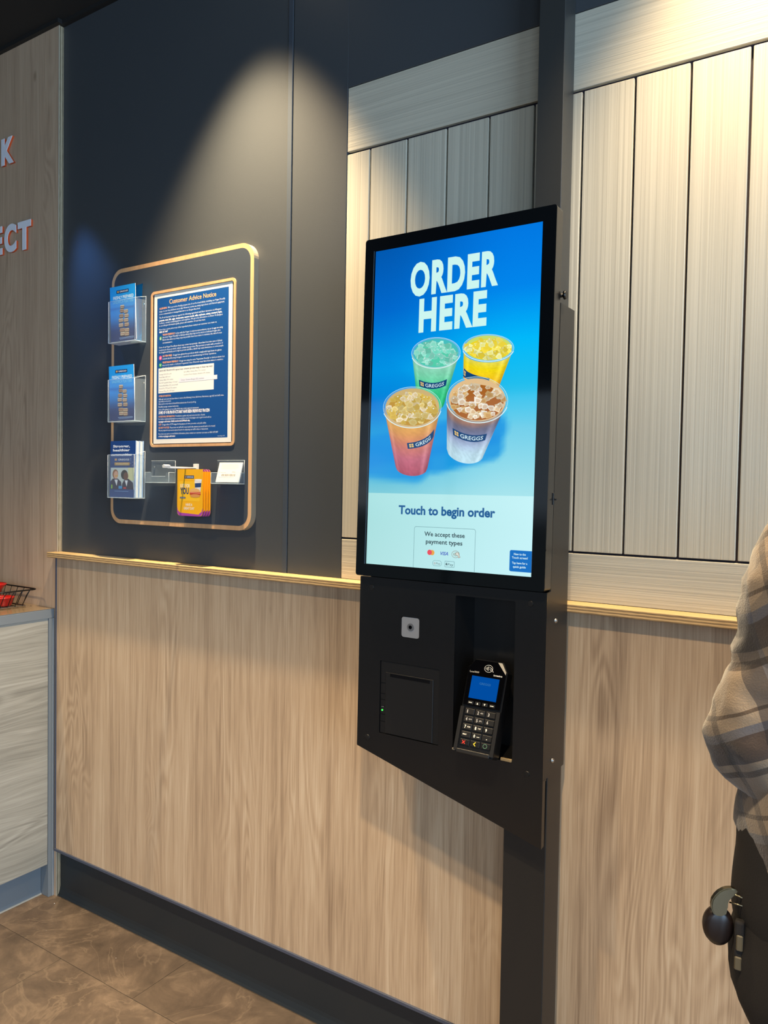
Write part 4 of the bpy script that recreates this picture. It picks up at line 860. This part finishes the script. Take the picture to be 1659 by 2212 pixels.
letter('E', *lbox((-20, 515), (4.5, 515), (-8, 492), (-8, 553)), 'white letter E with orange sides cut by the photo edge')

# ================================================================== COUNTER
XC = -.0145
ct = empty('service_counter', (-.35, -.6, 0), 'service counter with grey ash front panel and blue grey edging', 'counter')
ZK = 1.0135; CY = -1.5
B().box(-.75, XC, CY, -.0178, ZK - .0335, ZK - .003, .0008).box(-.75, XC - .0008, CY, -.0178, ZK - .003, ZK - .0012).done('worktop_edging', M['bgrey'], ct)
B().box(-.75, XC + .0003, CY, -.0178, ZK - .0011, ZK, .0004).done('worktop', M['top'], ct)
B().box(-.70, XC - .004, CY, -.040, .1165, ZK - .034).done('front_panel', M['ash'], ct)
B().box(-.70, XC, -.0385, -.0262, 0, ZK - .034, .0008).done('end_post', M['bgrey'], ct)
B().box(-.70, XC + .0022, -.0258, -.0178, 0, ZK - .034, .0006).done('end_post', plain('pale_edging', rgb(130, 138, 144), .4), ct)
B().box(-.70, -.0573, CY, -.0395, 0.0, .116, .0).done('plinth', M['bgrey'], ct)
B().prism([(-.0572, 0.0005), (-.050, .0005), (-.054, .004), (-.056, .014), (-.0572, .016)], CY, -.0395, 'y').done('plinth_cove', plain('cove', rgb(118, 126, 132), .5), ct)
# wire basket with red tubs
bk_ = empty('wire_basket', (-.30, -.12, ZK), 'chrome wire basket with slanted bars on the counter top', 'basket')
bx0, bx1, by0, by1, bz0, bz1 = -.46, -.072, -.185, -.045, ZK + .004, ZK + .064
rim_ = [(x_, y_, bz1) for x_, y_ in rrect(bx0, bx1, by0, by1, .018, 5)]
B().tube(rim_, .0026, 8, True).done('top_rim', M['dsteel'], bk_)
B().tube([(x_, y_, bz0) for x_, y_ in rrect(bx0 + .04, bx1 - .045, by0 + .012, by1 - .012, .012, 5)], .0018, 8, True).done('base_ring', M['steel'], bk_)
for i in range(9):
    f_ = (i + .5) / 9; xa = bx0 + .02 + (bx1 - bx0 - .04) * f_; xb = bx0 + .05 + (bx1 - bx0 - .105) * f_
    B().tube([(xa, by0, bz1), (xb - .01, by0 + .012, bz0)], .0016, 6).done('bar', M['steel'], bk_)
    B().tube([(xa, by1, bz1), (xb, by1 - .012, bz0)], .0014, 6).done('bar', M['dsteel'], bk_)
for i in range(4):
    f_ = (i + .5) / 4; ya = by0 + .015 + (by1 - by0 - .03) * f_; B().tube([(bx1, ya, bz1), (bx1 - .02, ya, bz1 - .02), (bx1 - .045, ya, bz0)], .0014, 6).done('bar', M['dsteel'], bk_)
for i in range(5): ya = by0 + .02 + .025 * i; B().tube([(bx0 + .04, ya, bz0), (bx1 - .045, ya, bz0)], .0013, 6).done('bar', M['dsteel'], bk_)
def tub(x_, y_, z_, r, h, label, flip=0):
    o = empty('red_tub', (x_, y_, z_), label, 'tub'); B().lathe((x_, y_, z_), [(.0005, .0), (r * .72, 0), (r * .8, .003), (r * .97, h - .003), (r, h - .002), (r, h), (r * .94, h), (r * .9, h - .004), (r * .7, .003), (.0005, .003)], 28).done('bowl', M['red'], o)
    B().lathe((x_, y_, z_), [(r * .99, h - .004), (r * 1.03, h - .002), (r * 1.03, h + .001), (r * .985, h + .0015)], 28).done('rolled_rim', M['red'], o)
tub(-.165, -.118, ZK + .0062, .038, .030, 'small red plastic tub nearest the right end of the wire basket')
tub(-.255, -.112, ZK + .0062, .042, .052, 'deeper red plastic tub in the middle of the wire basket')
tub(-.225, -.118, ZK + .0605, .044, .016, 'shallow red plastic dish resting on top of the red tubs in the basket')

# crumbs on the floor
for i, (px, py, r) in enumerate([(117.5, 1952, .0016), (250.5, 2070, .0009), (155, 1945, .0006), (100, 2010, .0005)]):
    d = ray(px, py); t = -CAM.z / d.z; P = CAM + d * t
    b = B(); b.lathe((P.x, P.y, .0002), [(.00005, r * 1.3), (r * .7, r), (r, r * .4), (r * .8, 0)], 8); o = b.done('crumb', M['white']); tag(o, ['largest white crumb on the floor by the corner of the counter', 'small white crumb on the floor tile further from the skirting', 'tiny pale crumb beside the black skirting corner', 'tiny pale crumb on the shaded floor near the counter'][i], 'crumb')

# ================================================================== PERSON at the right edge
pe = empty('person', (2.47, -.45, 0), 'person in brown plaid flannel shirt and black trousers, elbow out, at the right edge', 'person')
def plaid():
    m, t, b = mat('plaid_flannel'); N = t.nodes.new; L = t.links.new
    c = N('ShaderNodeTexCoord'); n = N('ShaderNodeTexNoise'); n.inputs['Scale'].default_value = 5; n.inputs['Detail'].default_value = 2; L(c.outputs['Object'], n.inputs['Vector'])
    dv = N('ShaderNodeVectorMath'); dv.operation = 'SCALE'; dv.inputs['Scale'].default_value = .05; L(n.outputs['Color'], dv.inputs[0])
    ad = N('ShaderNodeVectorMath'); ad.operation = 'ADD'; L(c.outputs['Object'], ad.inputs[0]); L(dv.outputs[0], ad.inputs[1])
    ro = N('ShaderNodeMapping'); ro.inputs['Rotation'].default_value = (0, .5, .3); L(ad.outputs[0], ro.inputs[0])
    s = N('ShaderNodeSeparateXYZ'); L(ro.outputs[0], s.inputs[0])
    def stripe(src, f, ph, stops):
        a = N('ShaderNodeMath'); a.operation = 'MULTIPLY_ADD'; L(src, a.inputs[0]); a.inputs[1].default_value = f; a.inputs[2].default_value = ph
        fr_ = N('ShaderNodeMath'); fr_.operation = 'FRACT'; L(a.outputs[0], fr_.inputs[0]); r = N('ShaderNodeValToRGB'); r.color_ramp.interpolation = 'CONSTANT'; L(fr_.outputs[0], r.inputs[0])
        e = r.color_ramp.elements; e[0].position = 0; e[0].color = stops[0][1]; e[1].position = stops[1][0]; e[1].color = stops[1][1]
        for p_, c_ in stops[2:]: q = e.new(p_); q.color = c_
        return r.outputs[0]
    Wc, Dk, Bl, Br = rgb(188, 176, 160), rgb(84, 72, 70), rgb(126, 132, 152), rgb(112, 96, 78)
    h_ = stripe(s.outputs[2], 7.5, .2, [(0, Wc), (.28, Br), (.34, Wc), (.42, Dk), (.66, Bl), (.74, Wc), (.86, Br), (.9, Wc)])
    v_ = stripe(s.outputs[0], 7.5, .6, [(0, Wc), (.22, Dk), (.46, Bl), (.52, Wc), (.72, Br), (.8, Wc)])
    v2 = stripe(s.outputs[1], 7.5, .1, [(0, Wc), (.25, Dk), (.45, Wc), (.6, Br), (.66, Wc)])
    mu = N('ShaderNodeMixRGB'); mu.blend_type = 'MULTIPLY'; mu.inputs[0].default_value = .85; L(h_, mu.inputs[1]); L(v_, mu.inputs[2])
    mu2 = N('ShaderNodeMixRGB'); mu2.blend_type = 'MULTIPLY'; mu2.inputs[0].default_value = .6; L(mu.outputs[0], mu2.inputs[1]); L(v2, mu2.inputs[2])
    L(mu2.outputs[0], b.inputs['Base Color']); b.inputs['Roughness'].default_value = .95; b.inputs['Sheen Weight'].default_value = .4
    fz = N('ShaderNodeTexNoise'); fz.inputs['Scale'].default_value = 420; fz.inputs['Detail'].default_value = 3; L(c.outputs['Object'], fz.inputs['Vector'])
    bp = N('ShaderNodeBump'); bp.inputs['Strength'].default_value = .5; bp.inputs['Distance'].default_value = .002; L(fz.outputs['Fac'], bp.inputs['Height']); L(bp.outputs[0], b.inputs['Normal'])
    return m
M['plaid'] = plaid()
folds = bpy.data.textures.new('folds', 'CLOUDS'); folds.noise_scale = .09; folds.noise_depth = 2
def skin(name, joints, edges, m, parent, sub=2, disp=0, root=0, tex=folds):
    """joints: name -> ((x,y,z), rx, ry)"""
    ks = list(joints); me = bpy.data.meshes.new(name); me.from_pydata([joints[k][0] for k in ks], [(ks.index(a), ks.index(b_)) for a, b_ in edges], [])
    o = bpy.data.objects.new(name, me); C.objects.link(o); md = o.modifiers.new('s', 'SKIN'); md.use_smooth_shade = True; md.branch_smoothing = .6
    for i, k in enumerate(ks): v = me.skin_vertices[0].data[i]; v.radius = joints[k][1:3]; v.use_root = (i == root)
    sb = o.modifiers.new('u', 'SUBSURF'); sb.levels = sb.render_levels = sub
    if disp: d_ = o.modifiers.new('d', 'DISPLACE'); d_.texture = tex; d_.strength = disp; d_.mid_level = .5; d_.texture_coords = 'GLOBAL'
    bpy.context.view_layer.update(); me2 = bpy.data.meshes.new_from_object(o.evaluated_get(bpy.context.evaluated_depsgraph_get()))
    bpy.data.objects.remove(o); me2.name = name; me2.materials.clear()
    for f in me2.polygons: f.use_smooth = True
    return link(name, me2, m, parent)
PX = 2.425
# body: head, neck, torso, arms and hands in one surface, hands with separate fingers
J = {'pelvis': ((2.39, -.45, .95), .11, .08), 'waist': ((2.40, -.45, 1.10), .11, .085), 'chest': ((PX, -.44, 1.30), .12, .085), 'upper': ((PX, -.44, 1.42), .08, .06), 'neck': ((PX, -.43, 1.51), .052, .05), 'neck2': ((PX, -.42, 1.56), .05, .05),
     'skull': ((PX, -.41, 1.64), .072, .085), 'crown': ((PX, -.42, 1.72), .060, .068),
     'ls': ((2.345, -.45, 1.41), .036, .036), 'le': ((2.245, -.48, 1.15), .034, .034), 'lf': ((2.285, -.36, 1.15), .036, .036), 'lw': ((2.325, -.245, 1.17), .027, .022), 'lh': ((2.345, -.185, 1.18), .036, .016),
     'rs': ((PX + .13, -.45, 1.405), .034, .034), 're': ((PX + .235, -.462, 1.15), .034, .034), 'rf': ((PX + .23, -.33, 1.12), .036, .036), 'rw': ((PX + .18, -.23, 1.15), .027, .022), 'rh': ((PX + .16, -.17, 1.16), .036, .016)}
Ed = [('pelvis', 'waist'), ('waist', 'chest'), ('chest', 'upper'), ('upper', 'neck'), ('neck', 'neck2'), ('neck2', 'skull'), ('skull', 'crown'), ('upper', 'ls'), ('ls', 'le'), ('le', 'lf'), ('lf', 'lw'), ('lw', 'lh'), ('upper', 'rs'), ('rs', 're'), ('re', 'rf'), ('rf', 'rw'), ('rw', 'rh')]
skin('body', J, Ed, M['skin'], pe, 2)
for sgn, hx, hy, hz in ((1, 2.345, -.185, 1.18), (-1, PX + .16, -.17, 1.16)):
    fj = {}; fe = []
    fj['palm'] = ((hx, hy + .008, hz), .030, .014)
    for k in range(4):
        dx = (-.027 + .018 * k); L_ = (.070, .082, .076, .060)[k if sgn < 0 else 3 - k]; pv = 'palm'
        for s_ in range(1, 4):
            n_ = f'f{k}{s_}'; fj[n_] = ((hx + dx, hy + .025 + L_ * s_ / 3 * .9, hz - .010 * (s_ - 1) ** 1.5), .0092 - .0008 * s_, .0088 - .0008 * s_); fe.append((pv, n_)); pv = n_
    pv = 'palm'
    for s_ in range(1, 4): n_ = f't{s_}'; fj[n_] = ((hx + sgn * (.028 + .011 * s_), hy + .004 + .017 * s_, hz - .004 * s_), .0105 - .0008 * s_, .0100 - .0008 * s_); fe.append((pv, n_)); pv = n_
    skin('hand', fj, fe, M['skin'], pe, 2)
# face: nose, eyes, mouth, ears
for ex in (-.03, .03): B().lathe((PX + ex, -.337, 1.65), [(.0005, .006), (.007, .004), (.010, 0), (.007, -.004), (.0005, -.006)], 12).done('eye', M['white'], pe); B().cyl((PX + ex, -.329, 1.65), (PX + ex, -.325, 1.65), .0045, seg=12).done('iris', M['hair'], pe)
B().prism([(PX - .004, 1.655), (PX + .004, 1.655), (PX + .015, 1.615), (PX - .015, 1.615)], -.345, -.312, 'y').done('nose', M['skin'], pe)
B().box(PX - .024, PX + .024, -.338, -.324, 1.583, 1.593, .003).done('mouth', plain('lips', rgb(170, 90, 84), .5), pe)
for ex in (-1, 1): B().box(PX + ex * .079 - .006, PX + ex * .079 + .006, -.44, -.405, 1.615, 1.67, .005, 2).done('ear', M['skin'], pe)
hj = {'a': ((PX, -.445, 1.60), .078, .060), 'b': ((PX, -.445, 1.68), .086, .080), 'c': ((PX, -.43, 1.745), .066, .062)}
skin('hair', hj, [('a', 'b'), ('b', 'c')], M['hair'], pe, 2, .008)
# clothes: lofted shells with folds
from mathutils import noise
def loft_into(bm, keys, rows=40, seg=40, amp=.01, freq=9, hem=None, up=Vector((0, 1, 0)), seed=0, cap=False):
    """keys: ((x,y,z), r_across, r_depth) along a path; smooth interpolation"""
    n = len(keys); ring = []
    def cr(p0, p1, p2, p3, t): return .5 * ((2 * p1) + (p2 - p0) * t + (2 * p0 - 5 * p1 + 4 * p2 - p3) * t * t + (3 * p1 - p0 - 3 * p2 + p3) * t ** 3)
    def ev(u):
        i = min(int(u * (n - 1)), n - 2); t = u * (n - 1) - i; k = [keys[max(0, i - 1)], keys[i], keys[i + 1], keys[min(n - 1, i + 2)]]
        return cr(*[Vector(q[0]) for q in k], t), cr(*[q[1] for q in k], t), cr(*[q[2] for q in k], t)
    for a in range(rows + 1):
        u = a / rows; P, ra, rb = ev(u); T = (ev(min(1, u + .01))[0] - ev(max(0, u - .01))[0]).normalized()
        X_ = up.cross(T).normalized(); Y_ = T.cross(X_).normalized(); rr = []
        for b_ in range(seg):
            th = 2 * math.pi * b_ / seg; Q = P + X_ * (ra * math.cos(th)) + Y_ * (rb * math.sin(th)); Nn = (Q - P).normalized()
            q = Q * freq + Vector((seed, 0, 0)); f_ = noise.noise(Vector((q.x, q.y, q.z * .8))) * amp + noise.noise(q * 2.3) * amp * .45
            Q = Q + Nn * f_
            if hem and a == 0: Q.z += hem(th)
            if hem and a in (1, 2, 3): Q.z += hem(th) * (1 - a / 4)
            rr.append(bm.verts.new(Q))
        ring.append(rr)
    for e_, nb_ in ((0, 1), (-1, -2)):           # turned-in edge so that the cloth has an inside
        c0 = sum((v.co for v in ring[e_]), Vector()) / seg; c1 = sum((v.co for v in ring[nb_]), Vector()) / seg; d_ = (c1 - c0).normalized() * .02
        rin = [bm.verts.new(c0 + (v.co - c0) * .93) for v in ring[e_]]; rin2 = [bm.verts.new(v.co + d_) for v in rin]
        rin3 = [bm.verts.new(v.co + d_ * 1.5) for v in rin2]
        if e_ == 0: ring = [rin3, rin2, rin] + ring
        else: ring += [rin, rin2, rin3]
    for A, Bq in zip(ring, ring[1:]):
        for b_ in range(seg): f = bm.faces.new((A[b_], A[(b_ + 1) % seg], Bq[(b_ + 1) % seg], Bq[b_])); f.smooth = True
    if cap: bm.faces.new(ring[-1])
def cloth(name, parts, m, parent, th=.0025):
    bm = bmesh.new()
    for k in parts: loft_into(bm, **k)
    bmesh.ops.recalc_face_normals(bm, faces=bm.faces)
    me = bpy.data.meshes.new(name); bm.to_mesh(me); bm.free(); return link(name, me, m, parent)
torso = [((2.392, -.45, .985), .158, .125), ((2.390, -.45, 1.06), .156, .122), ((2.405, -.45, 1.20), .145, .118), ((2.430, -.445, 1.32), .160, .122), ((2.440, -.44, 1.415), .176, .108), ((2.435, -.437, 1.465), .135, .088), ((2.425, -.435, 1.50), .060, .060)]
lsl = [((2.363, -.45, 1.435), .070, .070), ((2.329, -.455, 1.37), .080, .076), ((2.308, -.462, 1.31), .080, .076), ((2.295, -.468, 1.25), .076, .070), ((2.283, -.474, 1.20), .060, .060), ((2.269, -.482, 1.155), .072, .070), ((2.267, -.482, 1.115), .074, .072), ((2.286, -.455, 1.085), .062, .064), ((2.301, -.405, 1.095), .055, .058), ((2.308, -.365, 1.110), .056, .058)]
rsl = [((PX + .11, -.45, 1.425), .072, .070), ((PX + .165, -.455, 1.37), .076, .072), ((PX + .19, -.46, 1.28), .068, .066), ((PX + .235, -.465, 1.17), .062, .062), ((PX + .242, -.43, 1.12), .060, .060), ((PX + .235, -.37, 1.115), .055, .055)]
cloth('shirt', [dict(keys=torso, rows=54, seg=64, amp=.016, freq=8, hem=lambda th: -.085 * abs(math.sin(th)) ** 1.5 + .02),
                dict(keys=lsl, rows=64, seg=44, amp=.017, freq=16, seed=3), dict(keys=rsl, rows=40, seg=36, amp=.012, freq=14, seed=8)], M['plaid'], pe)
lofl = [((2.345, -.45, .86), .108, .112), ((2.333, -.45, .80), .107, .108), ((2.350, -.448, .755), .104, .100), ((2.382, -.445, .70), .098, .096), ((2.400, -.44, .60), .088, .088), ((2.404, -.43, .48), .074, .078), ((2.398, -.45, .28), .062, .068), ((2.394, -.46, .075), .056, .062)]
lofr = [((2.445, -.45, .86), .108, .112), ((2.465, -.445, .78), .104, .104), ((2.500, -.44, .66), .092, .092), ((2.530, -.425, .48), .074, .078), ((2.545, -.45, .28), .062, .068), ((2.55, -.46, .075), .056, .062)]
cloth('trousers', [dict(keys=[((2.392, -.45, .82), .150, .112), ((2.386, -.45, .90), .157, .118), ((2.386, -.45, 1.00), .153, .114), ((2.392, -.45, 1.06), .143, .108)], rows=20, seg=48, amp=.006, freq=9),
                   dict(keys=lofl, rows=44, seg=36, amp=.008, freq=12), dict(keys=lofr, rows=44, seg=36, amp=.008, freq=12, seed=4)], M['trouser'], pe)
for fx in (2.394, 2.55):
    skin('shoe', {'h': ((fx, -.50, .045), .040, .042), 'm': ((fx, -.42, .045), .043, .040), 't': ((fx, -.30, .036), .040, .030)}, [('h', 'm'), ('m', 't')], M['shoe'], pe, 2)
# black clip-on reel with metal clasp at the hip
hx, hy, hz = 2.2215, -.506, .866
rl = empty('belt_clip_pouch', (hx, hy, hz), 'rounded black clip-on pouch with metal clasp hanging at the person\'s hip', 'pouch')
b = B(); b.lathe((0, 0, 0), [(.0005, .013), (.020, .0125), (.027, .008), (.0285, 0), (.027, -.008), (.020, -.0125), (.0005, -.013)], 26)
bmesh.ops.transform(b.bm, matrix=Matrix.Translation((hx - .004, hy, hz - .012)) @ Matrix.Rotation(.45, 4, 'Z') @ Matrix.Rotation(math.pi / 2, 4, 'X') @ Matrix.Diagonal((.92, 1.2, 1, 1)), verts=b.bm.verts); b.done('case', M['rubber'], rl)
cg = plain('brushed_clasp', rgb(150, 142, 118), .28, metal=1)
b = B(); pr_ = [(-.012, .006), (-.0155, .014), (-.0165, .022), (-.0150, .031), (-.0105, .039), (-.0045, .0460), (.003, .051), (.010, .0537), (.017, .0543), (.0235, .0525), (.027, .049), (.0245, .044), (.019, .0405), (.0145, .0375), (.0110, .033), (.0092, .027), (.0092, .020), (.0105, .013), (.009, .007), (.002, .003), (-.006, .003)]
b.prism(pr_, -.004, .008, 'y'); bmesh.ops.bevel(b.bm, geom=[e for e in b.bm.edges if abs(e.verts[0].co.y - e.verts[1].co.y) < 1e-6], offset=.0018, segments=2, affect='EDGES'); bmesh.ops.transform(b.bm, matrix=Matrix.Translation((hx + .001, hy - .010, hz + .008)) @ Matrix.Rotation(.45, 4, 'Z'), verts=b.bm.verts); b.done('clasp', cg, rl)
B().tube([(hx + .022, hy - .004, hz + .052), (hx + .036, hy, hz + .048), (hx + .044, hy + .004, hz + .040)], .0016, 8).tube([(hx + .014, hy - .004, hz + .036), (hx + .034, hy, hz + .034), (hx + .050, hy + .004, hz + .026)], .0014, 8).done('ring', cg, rl)
B().box(hx + .024, hx + .040, hy - .012, hy + .004, hz - .070, hz + .010, .004, 2).done('strap', M['trouser'], rl)
B().box(hx + .028, hx + .039, hy - .016, hy - .012, hz - .040, hz - .012, .002).done('strap_tab', plain('olive_tab', rgb(92, 84, 66), .6), rl)
B().box(hx + .026, hx + .038, hy - .016, hy - .012, hz - .074, hz - .050, .002).done('strap_tab', bpy.data.materials['olive_tab'], rl)

rl.scale = (.78, .78, .78)
